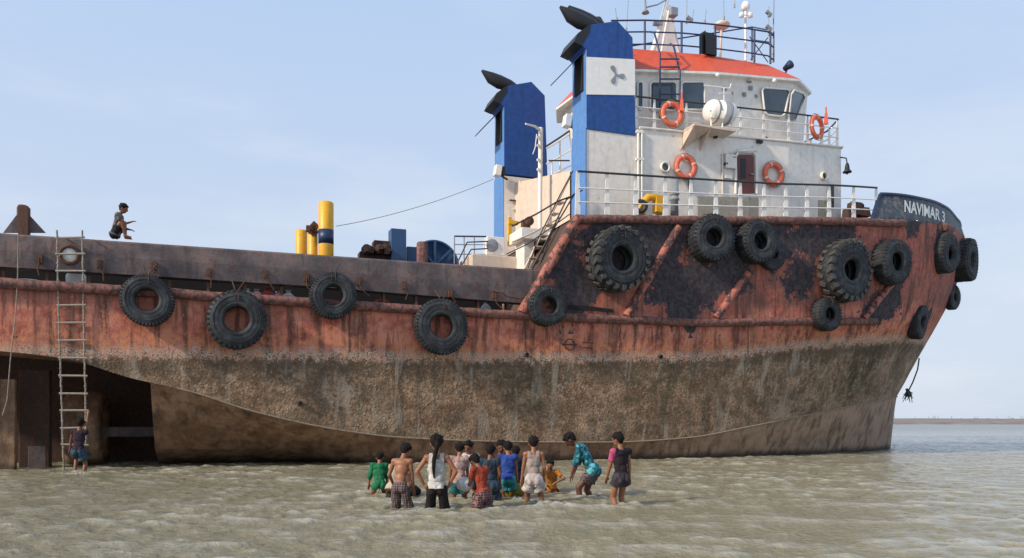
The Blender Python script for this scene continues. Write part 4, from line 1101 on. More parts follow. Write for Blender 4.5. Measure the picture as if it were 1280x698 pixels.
def cone(m, a, b, r1, r2, seg=14):
    """round cone between two spheres"""
    a = Vector(a); b = Vector(b); d = b-a
    if d.length < 1e-6: d = Vector((0, 0, 1e-4))
    q = Vector((0, 0, 1)).rotation_difference(d.normalized()); prof = []
    for i in range(5): t = -PI/2+i*PI/8; prof.append((r1*math.cos(t), r1*math.sin(t)))
    for i in range(5): t = i*PI/8; prof.append((r2*math.cos(t), d.length+r2*math.sin(t)))
    prof[0] = (1e-4, prof[0][1]); prof[-1] = (1e-4, prof[-1][1])
    o = len(m.v); m.lathe(prof, a, d.normalized(), seg)
    n = seg; m.f += [[o+k for k in range(n)][::-1], [o+(len(prof)-1)*n+k for k in range(n)]]; m.mi += [0, 0]; m.sm += [True, True]
def ell(m, c, r, rot=None):
    o = len(m.v); prof = [(max(1e-4, math.sin(PI*i/10)), -math.cos(PI*i/10)) for i in range(11)]
    m.lathe(prof, (0, 0, 0), seg=18); n = 18
    m.f += [[o+k for k in range(n)][::-1], [o+10*n+k for k in range(n)]]; m.mi += [0, 0]; m.sm += [True, True]
    for i in range(o, len(m.v)):
        v = Vector((m.v[i][0]*r[0], m.v[i][1]*r[1], m.v[i][2]*r[2]))
        if rot is not None: v = rot @ v
        m.v[i] = tuple(v+Vector(c))

def remesh(m, vox, smooth=3):
    me = m.mesh('tmp', []); o = bpy.data.objects.new('tmp', me); col.objects.link(o)
    r = o.modifiers.new('r', 'REMESH'); r.mode = 'VOXEL'; r.voxel_size = vox; r.use_smooth_shade = True
    sm = o.modifiers.new('s', 'SMOOTH'); sm.factor = .5; sm.iterations = smooth
    dg = bpy.context.evaluated_depsgraph_get(); dg.update()
    out = bpy.data.meshes.new_from_object(o.evaluated_get(dg)); bpy.data.objects.remove(o)
    return out

def person(loc, yaw, H, depth, label, skin_m, clothes, lean=0.0, twist=0.0, hips=None, feet=None, hands=None, head=(0, 0), hair='short', lean_side=0.0, elbow=None, group='children wading beside the tug', knee=None, girth=.9):
    """local frame: +x the person's right, +y forward, z up from the soles. hands/feet in units of height"""
    root = empty('person', (loc[0], loc[1], loc[2]-depth), yaw)
    tag(root, label, 'person', group)
    h = H; hipz = .50*h if hips is None else hips[2]*h
    pel = Vector(((hips[0] if hips else 0)*h, (hips[1] if hips else 0)*h, hipz))
    Rt = Matrix.Rotation(twist, 3, 'Z') @ Matrix.Rotation(-lean, 3, 'X') @ Matrix.Rotation(lean_side, 3, 'Y')
    def T(x, y, z): return pel + Rt @ Vector((x*h, y*h, z*h))
    Rs = Matrix.Rotation(twist*.3, 3, 'Z')
    hipR = pel+Rs @ Vector((.048*h, 0, -.01*h)); hipL = pel+Rs @ Vector((-.048*h, 0, -.01*h))
    feet = feet or ((.065, 0), (-.065, 0)); B = {}
    kn = knee or (Vector((.25, 1, 0)), Vector((-.25, 1, 0)))
    ank = [Vector((feet[i][0]*h, feet[i][1]*h, (feet[i][2] if len(feet[i]) > 2 else .04)*h)) for i in range(2)]
    kR, aR = ik(hipR, ank[0], .245*h, .235*h, kn[0]); kL, aL = ik(hipL, ank[1], .245*h, .235*h, kn[1])
    shR = T(.098, 0, .295); shL = T(-.098, 0, .295); nb = T(0, -.005, .325); 
    hd = Rt @ Matrix.Rotation(head[0], 3, 'Z') @ Matrix.Rotation(-head[1], 3, 'X')
    nt = nb + hd @ Vector((0, .012*h, .045*h)); hc = nt + hd @ Vector((0, .012*h, .068*h))
    hands = hands or ((.16, .02, .42), (-.16, .02, .42))
    eb = elbow or (Vector((.5, -1, 0)), Vector((-.5, -1, 0)))
    HT = [Vector(q)*h for q in hands]
    eR, wR = ik(shR, HT[0], .165*h, .15*h, eb[0]); eL, wL = ik(shL, HT[1], .165*h, .15*h, eb[1])
    m = MB(); g = girth
    # trunk
    ell(m, T(0, 0, .01), (.088*h*g, .062*h*g, .075*h), Rt); ell(m, T(0, 0, .10), (.070*h*g, .050*h*g, .09*h), Rt); ell(m, T(0, .003, .205), (.092*h*g, .060*h*g, .10*h), Rt)
    ell(m, T(0, -.004, .27), (.098*h, .048*h, .055*h), Rt)
    ell(m, T(.036, -.018, -.015), (.044*h, .042*h, .052*h), Rt); ell(m, T(-.036, -.018, -.015), (.044*h, .042*h, .052*h), Rt)
    cone(m, shR, shL, .034*h, .034*h); cone(m, nb-Vector((0, 0, .02*h)), nt, .034*h, .028*h)
    for hp, k, a in ((hipR, kR, aR), (hipL, kL, aL)):
        cone(m, hp, k, .052*h*g, .036*h); cone(m, k, k.lerp(a, .35), .036*h, .034*h); cone(m, k.lerp(a, .3), a, .034*h, .021*h)
        f = Rs @ Vector((0, 1, 0)); cone(m, a+Vector((0, 0, -.012*h)), a+f*.09*h+Vector((0, 0, -.028*h)), .024*h, .014*h)
    fing = []
    for sh, e, w, sg in ((shR, eR, wR, 1), (shL, eL, wL, -1)):
        cone(m, sh, e, .031*h*g, .023*h); cone(m, e, w, .024*h, .0155*h)
        d = (w-e).normalized(); side = d.cross(Vector((0, 0, 1)));
        if side.length < .2: side = d.cross(Vector((0, 1, 0)))
        side.normalize(); nrm = side.cross(d).normalized()
        pc = w+d*.028*h; Rh = Matrix((side, nrm, d)).transposed(); ell(m, pc, (.024*h, .012*h, .034*h), Rh)
        for q in range(4):
            o_ = (q-1.5)*.0115*h; ln = (.036, .042, .039, .030)[q]*h
            a = pc+side*o_+d*.022*h; b = a+d*ln*.55+nrm*-.004*h; c2 = b+(d*.8-nrm*.6).normalized()*ln*.5
            cone(m, a, b, .0064*h, .006*h, 8); cone(m, b, c2, .006*h, .005*h, 8)
        a = w+d*.012*h+side*.018*h*-sg; b = a+(d*.7-side*sg*.7)*.026*h; cone(m, a, b, .0078*h, .0068*h, 8); cone(m, b, b+(d*.9-side*sg*.2)*.02*h, .0068*h, .0055*h, 8)
    # head
    ell(m, hc+hd @ Vector((0, 0, .008*h)), (.057*h, .066*h, .070*h), hd); ell(m, hc+hd @ Vector((0, .016*h, -.028*h)), (.044*h, .044*h, .046*h), hd)
    cone(m, hc+hd @ Vector((0, .062*h, .002*h)), hc+hd @ Vector((0, .076*h, -.016*h)), .006*h, .0105*h, 8)
    cone(m, hc+hd @ Vector((.012*h, .054*h, -.036*h)), hc+hd @ Vector((-.012*h, .054*h, -.036*h)), .006*h, .006*h, 8)
    for sg in (-1, 1): ell(m, hc+hd @ Vector((sg*.058*h, -.003*h, -.008*h)), (.007*h, .012*h, .018*h), hd)
    vox = .0068*h if h > .9 else .007
    body = remesh(m, vox, 3); body.materials.clear(); body.materials.append(skin_m); body.name = 'body'
    bo = bpy.data.objects.new('body', body); col.objects.link(bo); bo.parent = root
    body.polygons.foreach_set('use_smooth', [True]*len(body.polygons))
    n = len(body.vertices); V = np.empty(n*3); body.vertices.foreach_get('co', V); V = V.reshape(-1, 3)
    N = np.empty(n*3); body.vertices.foreach_get('normal', N); N = N.reshape(-1, 3)
    segs = {'trunk': (T(0, 0, -.02), T(0, 0, .30), .075), 'sh': (T(.06, 0, .29), T(-.06, 0, .29), .04), 'neck': (nb, nt, .03), 'head': (hc+hd @ Vector((0, 0, -.03*h)), hc, .055),
            'uaR': (shR, eR, .03), 'uaL': (shL, eL, .03), 'faR': (eR, wR, .02), 'faL': (eL, wL, .02), 'haR': (wR, wR+(wR-eR).normalized()*.09*h, .02), 'haL': (wL, wL+(wL-eL).normalized()*.09*h, .02),
            'thR': (hipR, kR, .045), 'thL': (hipL, kL, .045), 'caR': (kR, aR, .03), 'caL': (kL, aL, .03)}
    names = list(segs); DD = []; PP = []
    for k in names:
        a, b, r = segs[k]; a = np.array(a); b = np.array(b); ab = b-a; t = ((V-a)@ab)/max(1e-9, ab@ab); tc = np.clip(t, 0, 1)
        DD.append(np.linalg.norm(V-(a+tc[:, None]*ab), axis=1)-r*h); PP.append(t)
    DD = np.array(DD); PP = np.array(PP); near = DD.argmin(0)
    loc_t = (V-np.array(pel))@np.array(Rt)   # coordinates in trunk frame
    loc_t = loc_t/h
    def region(spec):
        ok = np.zeros(n, bool)
        for k, lo, hi in spec:
            i = names.index(k); ok |= (near == i) & (PP[i] >= lo) & (PP[i] <= hi)
        return ok
    SP = {
     'shirt': [('trunk', -.3, 9), ('sh', -9, 9), ('uaR', -9, .62), ('uaL', -9, .62), ('thR', -9, .05), ('thL', -9, .05)],
     'long_shirt': [('trunk', -9, 9), ('sh', -9, 9), ('uaR', -9, 9), ('uaL', -9, 9), ('faR', -9, .3), ('faL', -9, .3), ('thR', -9, .22), ('thL', -9, .22)],
     'tank': [('trunk', -.2, 9), ('sh', -9, 9)],
     'vest': [('trunk', -.2, 9), ('sh', -9, 9), ('uaR', -9, .2), ('uaL', -9, .2)],
     'dress': [('trunk', -9, 9), ('sh', -9, 9), ('uaR', -9, .3), ('uaL', -9, .3), ('thR', -9, .75), ('thL', -9, .75)],
     'shorts': [('trunk', -9, .22), ('thR', -9, .62), ('thL', -9, .62)],
     'briefs': [('trunk', -9, .2), ('thR', -9, .38), ('thL', -9, .38)],
     'trousers': [('trunk', -9, .22), ('thR', -9, 9), ('thL', -9, 9), ('caR', -9, .85), ('caL', -9, .85)],
     'collar': [('neck', -9, .45)], 'sleeveR': [('uaR', -9, .7)], 'sleeveL': [('uaL', -9, .7)]}
    polys = [list(p.vertices) for p in body.polygons]
    for nm, mat, kind, off in clothes:
        sel = region(SP[kind])
        if kind == 'tank':
            x = np.abs(loc_t[:, 0]); z = loc_t[:, 2]; sel &= ~((z > .20) & (x > .074+.0*(z))) & ~((z > .285) & (x < .03)); sel &= (z < .34) & (z > -.01)
        if kind in ('shirt', 'vest', 'long_shirt', 'dress'):
            x = np.abs(loc_t[:, 0]); z = loc_t[:, 2]; sel &= ~((z > .318) & (x < .045)); sel &= (z < .345) & (z > (-9 if kind == 'dress' else (-.055 if kind == 'long_shirt' else -.03)))
        fs = [p for p in polys if sel[p].all()]
        if not fs: continue
        ids = sorted({i for p in fs for i in p}); mp = {a: b for b, a in enumerate(ids)}
        VV = V[ids].copy(); NN = N[ids]; LT = loc_t[ids]
        # drape: looser toward the lower hem, folds
        loosen = np.ones(len(ids))*off
        if kind in ('shirt', 'long_shirt', 'vest', 'tank', 'dress'): loosen = off*(1+.8*np.clip((.22-LT[:, 2])/.25, 0, 1.6))
        if kind in ('shorts', 'trousers', 'briefs'): loosen = off*(1+.9*np.clip((.02-LT[:, 2])/.15, 0, 1.3))
        fold = np.array([mn.noise(Vector((v[0]*16/h, v[1]*16/h, v[2]*7/h+len(label)))) for v in VV])
        fold += .6*np.array([mn.noise(Vector((v[0]*38/h, v[1]*38/h, v[2]*20/h))) for v in VV])
        VV = VV+NN*(loosen*h*(1+.75*fold))[:, None]
        me = bpy.data.meshes.new(nm); me.from_pydata([tuple(v) for v in VV], [], [[mp[i] for i in p] for p in fs]); me.materials.append(mat)
        me.polygons.foreach_set('use_smooth', [True]*len(me.polygons)); me.update()
        o = bpy.data.objects.new(nm, me); col.objects.link(o); o.parent = root
        sd = o.modifiers.new('thick', 'SOLIDIFY'); sd.thickness = .007*h; sd.offset = -1
    # hair
    if hair:
        hm = MB(); ell(hm, hc+hd @ Vector((0, -.010*h, .020*h)), (.064*h, .070*h, .068*h), hd)
        ell(hm, hc+hd @ Vector((0, .026*h, .056*h)), (.046*h, .034*h, .024*h), hd); ell(hm, hc+hd @ Vector((0, -.032*h, -.012*h)), (.047*h, .032*h, .042*h), hd)
        rs = random.Random(len(label)*7)
        for i in range(46):
            th = rs.uniform(0, 2*PI); ph = rs.uniform(.15, 1.75); d = Vector((math.sin(ph)*math.cos(th), math.sin(ph)*math.sin(th), math.cos(ph)))
            if d.y > .35 and d.z < .45: continue
            b = hc+hd @ (Vector((d.x*.061, d.y*.066-.008, d.z*.064+.020))*h)
            cone(hm, b, b+hd @ (d*.016+Vector((rs.uniform(-1, 1), rs.uniform(-1, 1), rs.uniform(-1, .6)))*.012)*h, .012*h, .004*h, 7)
        if hair == 'ponytail':
            a = hc+hd @ Vector((0, -.065*h, .01*h)); P = [a, a+Vector((0, -.015*h, -.04*h)), T(-.02, -.075, .28), T(-.025, -.078, .19), T(-.02, -.07, .10)]; rad = [.024, .024, .021, .017, .008]
            for i in range(4): cone(hm, P[i], P[i+1], rad[i]*h, rad[i+1]*h)
        if hair == 'bob':
            for sg in (-1, 0, 1): cone(hm, hc+hd @ Vector((sg*.045*h, -.02*h, .0)), hc+hd @ Vector((sg*.046*h, -.024*h, -.055*h)), .024*h, .02*h)
        hme = remesh(hm, .0075*h, 1); hme.materials.clear(); hme.materials.append(HAIR); hme.polygons.foreach_set('use_smooth', [True]*len(hme.polygons))
        o = bpy.data.objects.new('hair', hme); col.objects.link(o); o.parent = root
    em = MB()
    for sg in (-1, 1): em.ball(hc+hd @ Vector((sg*.022*h, .0600*h, .004*h)), .0075*h, 0, 10, (1.2, .7, .8))
    em.build('eyes', M['black'], root)
    return root

def wade(px, pyw): return seabed(px, pyw)
T_ = {}
def tc(name, c, pat=None):
    if name not in T_: T_[name] = cloth(name, tuple(x*.82+.008 for x in c), pat)
    return T_[name]
away = 0.0   # yaw 0: facing away from the camera (+Y); +yaw turns left
# 1 boy in green
person(wade(474, 618), .25, 1.12, .26, 'child in a green shirt crouched in the water, leftmost of the wading group', SK[1],
       [('shirt', tc('green_cotton', (.015, .20, .08), 'wet'), 'long_shirt', .014)], lean=.15, hips=(0, -.05, .38), hands=((.13, .1, .36), (-.15, .08, .38)), head=(-.3, .25))
# 2 shirtless boy
person(wade(500, 634), -.25, 1.30, .36, 'shirtless boy in wet dark trousers bending slightly behind the girl with the ponytail', SK[1],
       [('trousers', tc('dark_check_trousers', (.045, .036, .035), 'check'), 'trousers', .008)], lean=.22, head=(-.2, .3), hands=((.12, .12, .44), (-.15, .16, .52)))
# 3 child in cream shirt left of him
person(wade(491, 622), -.5, 1.16, .42, 'child in a cream shirt mostly hidden behind the shirtless boy in dark trousers', SK[1],
       [('shirt', tc('cream_cotton', (.55, .48, .34)), 'shirt', .013), ('shorts', tc('brown_shorts', (.06, .04, .03)), 'shorts', .013)], lean=.3, head=(.1, .4), hands=((.1, .2, .5), (-.1, .22, .5)))
# 4 shirtless crouching
person(wade(516, 619), .9, 1.18, .42, 'bare chested child leaning down to the water behind the elbow of the ponytail girl', SK[0],
       [('shorts', tc('black_shorts', (.012, .012, .014)), 'shorts', .013)], lean=.75, hips=(0, -.02, .42), hands=((.13, .28, .33), (-.12, .3, .34)), head=(.1, .2))
# 5 girl
person(wade(546, 636), .0, 1.46, .43, 'girl with a long black ponytail in a white sleeveless top, hands on her hips', SK[1],
       [('top', tc('white_cotton', (.68, .66, .63)), 'tank', .012), ('trousers', tc('black_trousers', (.014, .012, .013)), 'trousers', .006)],
       hands=((.12, .03, .53), (-.13, .03, .53)), elbow=(Vector((1, -.35, .1)), Vector((-1, -.35, .1))), hair='ponytail', head=(.2, .0))
# 6 pink shirt
person(wade(574, 624), .1, 1.22, .32, 'child in a pale pink shirt and teal shorts just right of the ponytail girl', SK[1],
       [('shirt', tc('pink_cotton', (.52, .34, .30)), 'shirt', .014), ('shorts', tc('teal_shorts', (.02, .13, .15), 'wet'), 'shorts', .014)], lean=.15, head=(-.3, .2), hands=((.12, .14, .46), (-.12, .12, .46)))
# 7 behind
person(wade(588, 615), 2.6, 1.30, .40, 'dark haired child in white at the back, head showing above the pink shirt', SK[0],
       [('shirt', tc('white_cotton', (.78, .76, .73)), 'shirt', .013), ('shorts', tc('navy_shorts', (.02, .03, .08)), 'shorts', .013)], head=(.1, .35), hands=((.1, .16, .5), (-.1, .16, .5)))
# 8 red shirt child facing left
person(wade(605, 635), .75, 1.20, .40, 'child in an orange red shirt and maroon wrap holding a pale cloth', SK[0],
       [('wrap', tc('maroon_check', (.10, .028, .035), 'check'), 'trousers', .022), ('shirt', tc('orange_red_cotton', (.36, .055, .025)), 'shirt', .014)], lean=.28, head=(.0, .35), hands=((.06, .21, .52), (-.09, .23, .52)))
# 9 slate dress
person(wade(612, 625), -.1, 1.22, .36, 'child in a long slate blue dress behind the orange red shirt', SK[0],
       [('dress', tc('slate_cotton', (.035, .065, .10), 'wet'), 'dress', .020)], head=(-.2, .2), hands=((.13, .08, .5), (-.12, .1, .46)))
# 10 brown shirt back
person(wade(626, 616), 2.9, 1.34, .42, 'child in a brown shirt at the back facing the camera, head bowed', SK[0],
       [('shirt', tc('brown_cotton', (.09, .035, .028)), 'shirt', .013), ('shorts', tc('brown_shorts', (.06, .04, .03)), 'shorts', .013)], head=(.3, .4), hands=((.1, .18, .48), (-.1, .18, .48)))
# 11 blue tank
person(wade(634, 622), -.15, 1.18, .27, 'child in a bright blue sleeveless shirt and turquoise shorts', SK[1],
       [('shirt', tc('bright_blue_cotton', (.025, .075, .36)), 'vest', .014), ('shorts', tc('turquoise_shorts', (.05, .30, .32), 'wet'), 'shorts', .018)], lean=.2, head=(.25, .2), hands=((.12, .16, .44), (-.13, .12, .44)))
# 12 dark behind
person(wade(647, 618), .3, 1.18, .36, 'child in a very dark shirt just left of the boy in white shorts', SK[2],
       [('shirt', tc('dark_blue_cotton', (.014, .016, .05)), 'shirt', .014), ('shorts', tc('black_shorts', (.012, .012, .014)), 'shorts', .014)], lean=.15, head=(0, .2), hands=((.1, .14, .46), (-.12, .12, .46)))
# 13 boy in white tank, shorts
person(wade(667, 628), .0, 1.26, .26, 'boy with his back turned in a grey white tank top and short white shorts', SK[1],
       [('tank_top', tc('dusty_white_cotton', (.42, .34, .31)), 'tank', .010), ('shorts', tc('white_shorts', (.58, .51, .47)), 'shorts', .019)],
       lean=.06, feet=((.11, .0), (-.07, .04)), hands=((.13, .09, .50), (-.15, .06, .45)), head=(0, .15))
# 14 crouching orange
person(wade(690, 614), 2.75, 1.12, .46, 'small child in an orange shirt sitting chest deep in the water', SK[1],
       [('shirt', tc('orange_cotton', (.55, .20, .025)), 'shirt', .016)], hips=(0, 0, .42), lean=.12, head=(.1, .25), hands=((.14, .16, .58), (-.14, .18, .57)), feet=((.09, .2), (-.09, .2)), elbow=(Vector((1, -.3, -.2)), Vector((-1, -.3, -.2))))
# 15 bending boy in teal
person(wade(738, 621), 1.35, 1.46, .24, 'boy in a wet turquoise long sleeved shirt with pink collar stooping to the left', SK[2],
       [('shorts', tc('dark_patterned_shorts', (.07, .045, .05), 'check'), 'shorts', .018), ('shirt', tc('turquoise_cotton', (.02, .15, .20), 'blotch'), 'long_shirt', .014), ('collar', tc('hot_pink_cotton', (.62, .10, .24)), 'collar', .014)],
       lean=.52, hips=(0, -.03, .47), head=(-.1, .35), hands=((.06, .20, .42), (-.12, .22, .34)), feet=((.05, -.08), (-.05, .10)), elbow=(Vector((.3, -1, 0)), Vector((-.3, -1, 0))))
# 16 pink sleeve
person(wade(776, 631), .45, 1.28, .22, 'child in a black vest with pink sleeves and dark shorts standing apart at the right', SK[1],
       [('vest', tc('black_vest', (.022, .014, .022)), 'vest', .012), ('sleeve', tc('hot_pink_cotton', (.62, .10, .24)), 'sleeveL', .013), ('shorts', tc('grey_black_shorts', (.055, .045, .055)), 'briefs', .020)],
       hands=((.14, .02, .43), (-.13, .12, .44)), head=(.5, .15), feet=((.05, .03), (-.05, -.03)))
# 17 on the ladder
pl = S2W(L(98, 585, -.50)); pl.z = 0
person(pl, .1, 1.52, .22, 'boy in dark tank top and blue shorts climbing from the water onto the rope ladder', SK[0],
       [('tank_top', tc('plum_cotton', (.035, .018, .035)), 'vest', .012), ('shorts', tc('denim_shorts', (.035, .085, .13), 'wet'), 'shorts', .018)],
       lean=.1, hands=((.09, .15, 1.10), (-.20, .16, .50)), head=(0, .1), elbow=(Vector((.6, -.6, -.6)), Vector((-1, -.4, 0))), feet=((.06, .02), (-.10, .10, .14)), group='people at the ship side')
# 18 sitting on the cargo rail
ps = S2W(L(150, 297, .34)); ps.z = L(150, 298, .34).z
person((ps.x, ps.y, ps.z), -1.35, 1.58, 0.0, 'man in a grey shirt squatting on top of the ship side, arm stretched out', SK[0],
       [('shirt', tc('grey_cotton', (.20, .19, .20)), 'shirt', .014), ('shorts', tc('black_shorts', (.012, .012, .014)), 'shorts', .016)],
       hips=(0, -.075, .072), lean=.22, feet=((.07, .09), (-.07, .07)), hands=((.02, .17, .27), (-.05, .14, .16)), head=(-.1, .15), group='people at the ship side', knee=(Vector((.2, 1, .6)), Vector((-.2, 1, .6))))
# pale cloth held by the child in red
c = wade(605, 635); m = MB(); ell(m, (0, 0, 0), (.13, .10, .10)); vs = []
for v in m.v: v = Vector(v); k = 1+.35*mn.noise(v*14); vs.append(tuple(v*k))
m.v = vs; o = m.build('wet_cloth', RD[2]); o.location = (c.x-.27, c.y+.12, .33); tag(o, 'crumpled white cloth held in front of the orange red shirt', 'cloth')
# yellow sack in the water
c = wade(643, 621); m = MB(); ell(m, (0, 0, 0), (.19, .15, .15)); cone(m, (.1, 0, .08), (.17, .02, .17), .05, .03); vs = []
for v in m.v: v = Vector(v); k = 1+.22*mn.noise(v*9); vs.append(tuple(v*k))
m.v = vs; o = m.build('sack', tc('mustard_sack', (.40, .28, .04), 'wet')); o.location = (c.x, c.y, .08); tag(o, 'mustard yellow sack half under water beside the boy in white shorts', 'sack')

# ================================================================== water
WADE = [(474, 618), (500, 634), (491, 622), (516, 619), (546, 636), (574, 624), (605, 635), (634, 622), (667, 628), (675, 631), (690, 614), (738, 621), (733, 619), (776, 631), (92, 592), (100, 592), (643, 621)]
def water():
    nx, ny = 1150, 960
    ys = np.concatenate([np.geomspace(4.2, 70, ny-60), np.geomspace(72, 6000, 60)]); u = np.linspace(-1, 1, nx)
    Y, U = np.meshgrid(ys, u, indexing='ij'); X = U*(.95*Y+5)
    rng = np.random.RandomState(4); h = np.zeros_like(X)
    for i in range(80):
        lam = .18*(14 ** rng.rand()); k = 2*PI/lam; a = rng.normal(-.1, 1.15)+PI/2*0; 
        amp = .0056*lam**.62*(1 if lam < 1.0 else .38); kx, ky = k*math.sin(a+.3), k*math.cos(a+.3)
        dx = .95*2*Y/nx; dy = np.gradient(ys)[:, None]
        fade = 1/(1+(2.6*np.maximum(dx*abs(math.sin(a+.3)), dy*abs(math.cos(a+.3)))/lam)**4)
        ph = kx*X+ky*Y+rng.rand()*6.28+.9*np.sin(X*.7+i)+.7*np.sin(Y*.5+i*2)
        w = .45*np.sin(ph)+1.15*(.64-np.abs(np.sin(ph/2))); h += amp*fade*w*1.08
    env = .85+.3*np.sin(X*.55+1.3*np.sin(Y*.31))*np.sin(Y*.42+.8*np.sin(X*.23)); h *= env
    # the water wells up a little round legs and hull
    for (px_, py_) in WADE:
        q = seabed(px_, py_); r = np.sqrt((X-q.x)**2+((Y-q.y))**2)+.02
        h += .016*np.cos(r*26-1)*np.exp(-((r-.12)/.38)**2)*(r > .03) + .010*np.cos(X*31+py_)*np.cos(Y*24+px_)*np.exp(-(r/.55)**2)
    r = np.abs(Y-(Y0+X*.364)/1.0); h += .010*np.cos(r*17+2*np.sin(X*2.1))*np.exp(-((r-.6)/.9)**2)
    Z = h
    co = np.stack([X, Y, Z], -1).reshape(-1, 3)
    me = bpy.data.meshes.new('water'); me.vertices.add(nx*ny); me.vertices.foreach_set('co', co.ravel())
    idx = np.arange(nx*ny).reshape(ny, nx); q = np.stack([idx[:-1, :-1], idx[:-1, 1:], idx[1:, 1:], idx[1:, :-1]], -1).reshape(-1, 4)
    me.loops.add(q.size); me.polygons.add(len(q)); me.loops.foreach_set('vertex_index', q.ravel()); me.polygons.foreach_set('loop_start', np.arange(0, q.size, 4)); me.polygons.foreach_set('loop_total', np.full(len(q), 4))
    me.polygons.foreach_set('use_smooth', np.ones(len(q), bool)); me.update(); me.validate()
    k = NT('muddy_sea'); z = k.z()
    n = k.noise(.35, 4); n2 = k.noise(2.2, 4, .6, k.mapping((1, .6, 1)))
    c = k.mix(n, lin((.185, .165, .098)), lin((.275, .25, .165)))
    c = k.mix(k.ramp(k.math('ADD', z[2], k.math('MULTIPLY', n2, .03)), .008, .06, 0, .65), c, lin((.50, .49, .42)))
    far = k.ramp(z[1], 22, 45)
    c = k.mix(far, c, lin((.20, .21, .19)))
    vf = k.noise(9, 5, .65, k.mapping((1, .8, 1))); vf2 = k.noise(28, 3, .6)
    foam = k.math('MULTIPLY', k.ramp(vf, .60, .72), k.ramp(z[2], .018, .06, 0, .55)); c = k.mix(foam, c, lin((.55, .54, .47)))
    b = k.bump(vf, .9, .065); k.bump(vf2, .5, .015, b)
    mt = k.out(c, k.ramp(z[1], 20, 150, .06, .28)); k.bsdf.inputs['IOR'].default_value = 1.33
    me.materials.append(mt); o = bpy.data.objects.new('water', me); col.objects.link(o); o['kind'] = 'structure'
water()

# splash foam where legs break the surface
def splash(c, r, label, n=60):
    m = MB()
    for i in range(n):
        a = random.uniform(0, 2*PI); d = r*math.sqrt(random.random()); s = random.uniform(.006, .019)
        m.ball((c[0]+d*math.cos(a), c[1]+d*math.sin(a)*.8, .012+random.uniform(0, .05)*(1-d/r)), s, 0, 7, (1.7, 1.2, .55))
    o = m.build('foam', FO); o['kind'] = 'stuff'; o['label'] = label; o['category'] = 'foam'
k = NT('froth'); FO = k.out(lin((.38, .37, .30)), .5)
splash(wade(94, 593), .34, 'froth churned up round the legs of the climbing boy', 90)
splash(wade(672, 629), .16, 'froth round the legs of the boy in white shorts', 45)
splash(wade(641, 624), .16, 'froth in front of the yellow sack', 40)

# ================================================================== far shore
def shore():
    m = MB(); nx = 260; rows = [(312, -.3), (320, .9), (334, 1.5), (360, 2.1), (420, 2.7)]
    for j, (y, z) in enumerate(rows):
        for i in range(nx+1):
            x = -500+1500*i/nx; m.v.append((x, y+6*mn.noise(Vector((x*.02, j, 0))), z+(.35*mn.noise(Vector((x*.05, j*3.1, 2))) if j > 1 else 0)))
    for j in range(len(rows)-1):
        for i in range(nx):
            a = j*(nx+1)+i; m.f.append([a, a+1, a+nx+2, a+nx+1]); m.mi.append(0); m.sm.append(True)
    k = NT('mud_bank'); z = k.z()
    c = k.mix(k.ramp(k.noise(.15, 4, .6, k.mapping((1, 4, 8))), .4, .6), lin((.16, .12, .10)), lin((.27, .235, .21)))
    c = k.mix(k.ramp(z[1], 330, 370), c, lin((.16, .17, .17)))
    o = m.build('far_shore', k.out(c, .9)); o['kind'] = 'structure'
    m = MB(); r = random.Random(3)
    for i in range(900):
        x = -100+700*r.random(); y = r.uniform(350, 400); z = 2.1; hh = r.uniform(.25, .7); w = r.uniform(.4, 2.0)
        m.add([(x-w, y, z), (x+w, y, z), (x+w*.6, y, z+hh*.8), (x+.1, y, z+hh), (x-w*.7, y, z+hh*.6)], [(0, 1, 2, 3, 4)])
        if i % 4 == 0: m.box((x, y-1, z+.8), (.12, .12, 1.8))
    k = NT('distant_scrub'); o = m.build('distant_scrub', k.out(lin((.25, .28, .32)), .9)); o['kind'] = 'stuff'
shore()

# ================================================================== sky, sun, camera
EL = math.radians(31); sdir = Vector((-.835, -.55, 0)).normalized()*math.cos(EL); sdir.z = math.sin(EL)
w = bpy.data.worlds.new('World'); scene.world = w; w.use_nodes = True; nt = w.node_tree; bg = nt.nodes['Background']
sky = nt.nodes.new('ShaderNodeTexSky'); sky.sky_type = 'NISHITA'; sky.sun_disc = False; sky.sun_elevation = EL
sky.sun_rotation = math.atan2(sdir.x, sdir.y) % (2*PI); sky.air_density = 1.0; sky.dust_density = 2.2; sky.ozone_density = 1.5; sky.altitude = 0
tcn = nt.nodes.new('ShaderNodeTexCoord'); sep = nt.nodes.new('ShaderNodeSeparateXYZ'); nt.links.new(tcn.outputs['Generated'], sep.inputs[0])
mp = nt.nodes.new('ShaderNodeMapping'); mp.inputs['Scale'].default_value = (1.4, 1.4, 5.0); nt.links.new(tcn.outputs['Generated'], mp.inputs[0])
ns = nt.nodes.new('ShaderNodeTexNoise'); ns.inputs['Scale'].default_value = 2.2; ns.inputs['Detail'].default_value = 7; ns.inputs['Roughness'].default_value = .58; nt.links.new(mp.outputs[0], ns.inputs['Vector'])
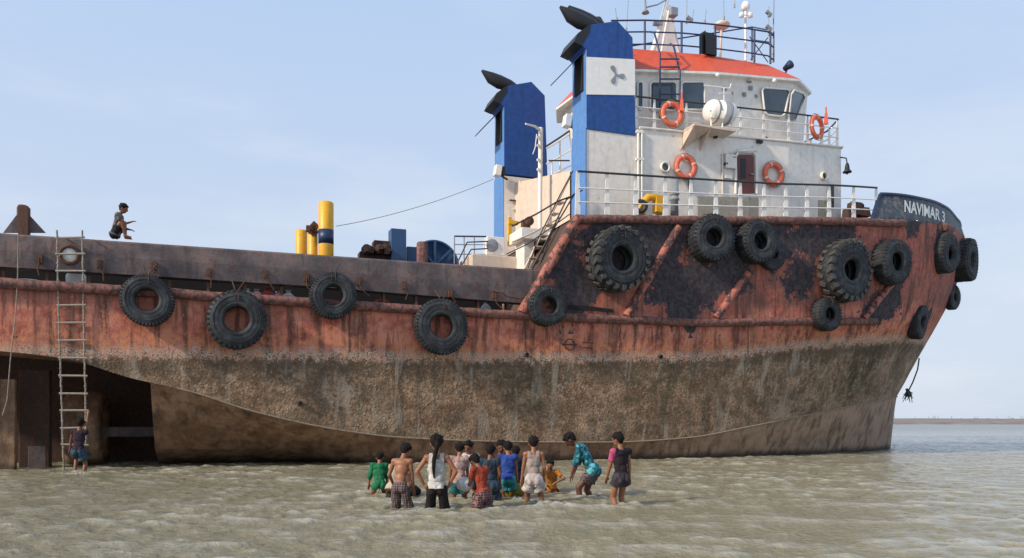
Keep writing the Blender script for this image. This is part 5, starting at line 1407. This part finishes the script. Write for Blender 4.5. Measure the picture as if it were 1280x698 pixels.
def mr(v, a, b, lo, hi):
    n = nt.nodes.new('ShaderNodeMapRange'); n.interpolation_type = 'SMOOTHSTEP'; nt.links.new(v, n.inputs['Value'])
    for q, x in (('From Min', a), ('From Max', b), ('To Min', lo), ('To Max', hi)): n.inputs[q].default_value = x
    return n.outputs[0]
def mul(a, b):
    n = nt.nodes.new('ShaderNodeMath'); n.operation = 'MULTIPLY'; nt.links.new(a, n.inputs[0]); nt.links.new(b, n.inputs[1]); return n.outputs[0]
cl = mul(mr(ns.outputs['Fac'], .42, .70, 0, .55), mr(sep.outputs['Z'], .55, .02, .15, 1))
base = nt.nodes.new('ShaderNodeMix'); base.data_type = 'RGBA'; base.inputs[0].default_value = SKYMIX; nt.links.new(sky.outputs[0], base.inputs[6])
grad = nt.nodes.new('ShaderNodeMix'); grad.data_type = 'RGBA'; nt.links.new(mr(sep.outputs['Z'], -.02, .55, 0, 1), grad.inputs[0])
grad.inputs[6].default_value = (7.1, 8.0, 9.4, 1); grad.inputs[7].default_value = (5.4, 7.1, 9.9, 1)
nt.links.new(grad.outputs[2], base.inputs[7])
mx = nt.nodes.new('ShaderNodeMix'); mx.data_type = 'RGBA'; nt.links.new(cl, mx.inputs[0]); nt.links.new(base.outputs[2], mx.inputs[6]); mx.inputs[7].default_value = (8.0, 8.5, 9.3, 1)
nt.links.new(mx.outputs[2], bg.inputs['Color']); bg.inputs['Strength'].default_value = .1

sl = bpy.data.lights.new('sun', 'SUN'); sl.energy = SUNE; sl.angle = math.radians(4.0); sl.color = (1, .86, .70)
so = bpy.data.objects.new('sun', sl); col.objects.link(so); so.rotation_mode = 'QUATERNION'; so.rotation_quaternion = Vector((0, 0, 1)).rotation_difference(sdir)
cam = bpy.data.cameras.new('camera'); cam.sensor_width = 36; cam.lens = F/1280*36; cam.shift_y = (HOR-349)/1280; cam.clip_start = .1; cam.clip_end = 20000
co_ = bpy.data.objects.new('camera', cam); col.objects.link(co_); co_.location = (0, 0, CAMH); co_.rotation_euler = (PI/2, 0, 0); scene.camera = co_
scene.view_settings.view_transform = 'Standard'; scene.view_settings.look = 'None'; scene.view_settings.exposure = 0; scene.view_settings.gamma = 1
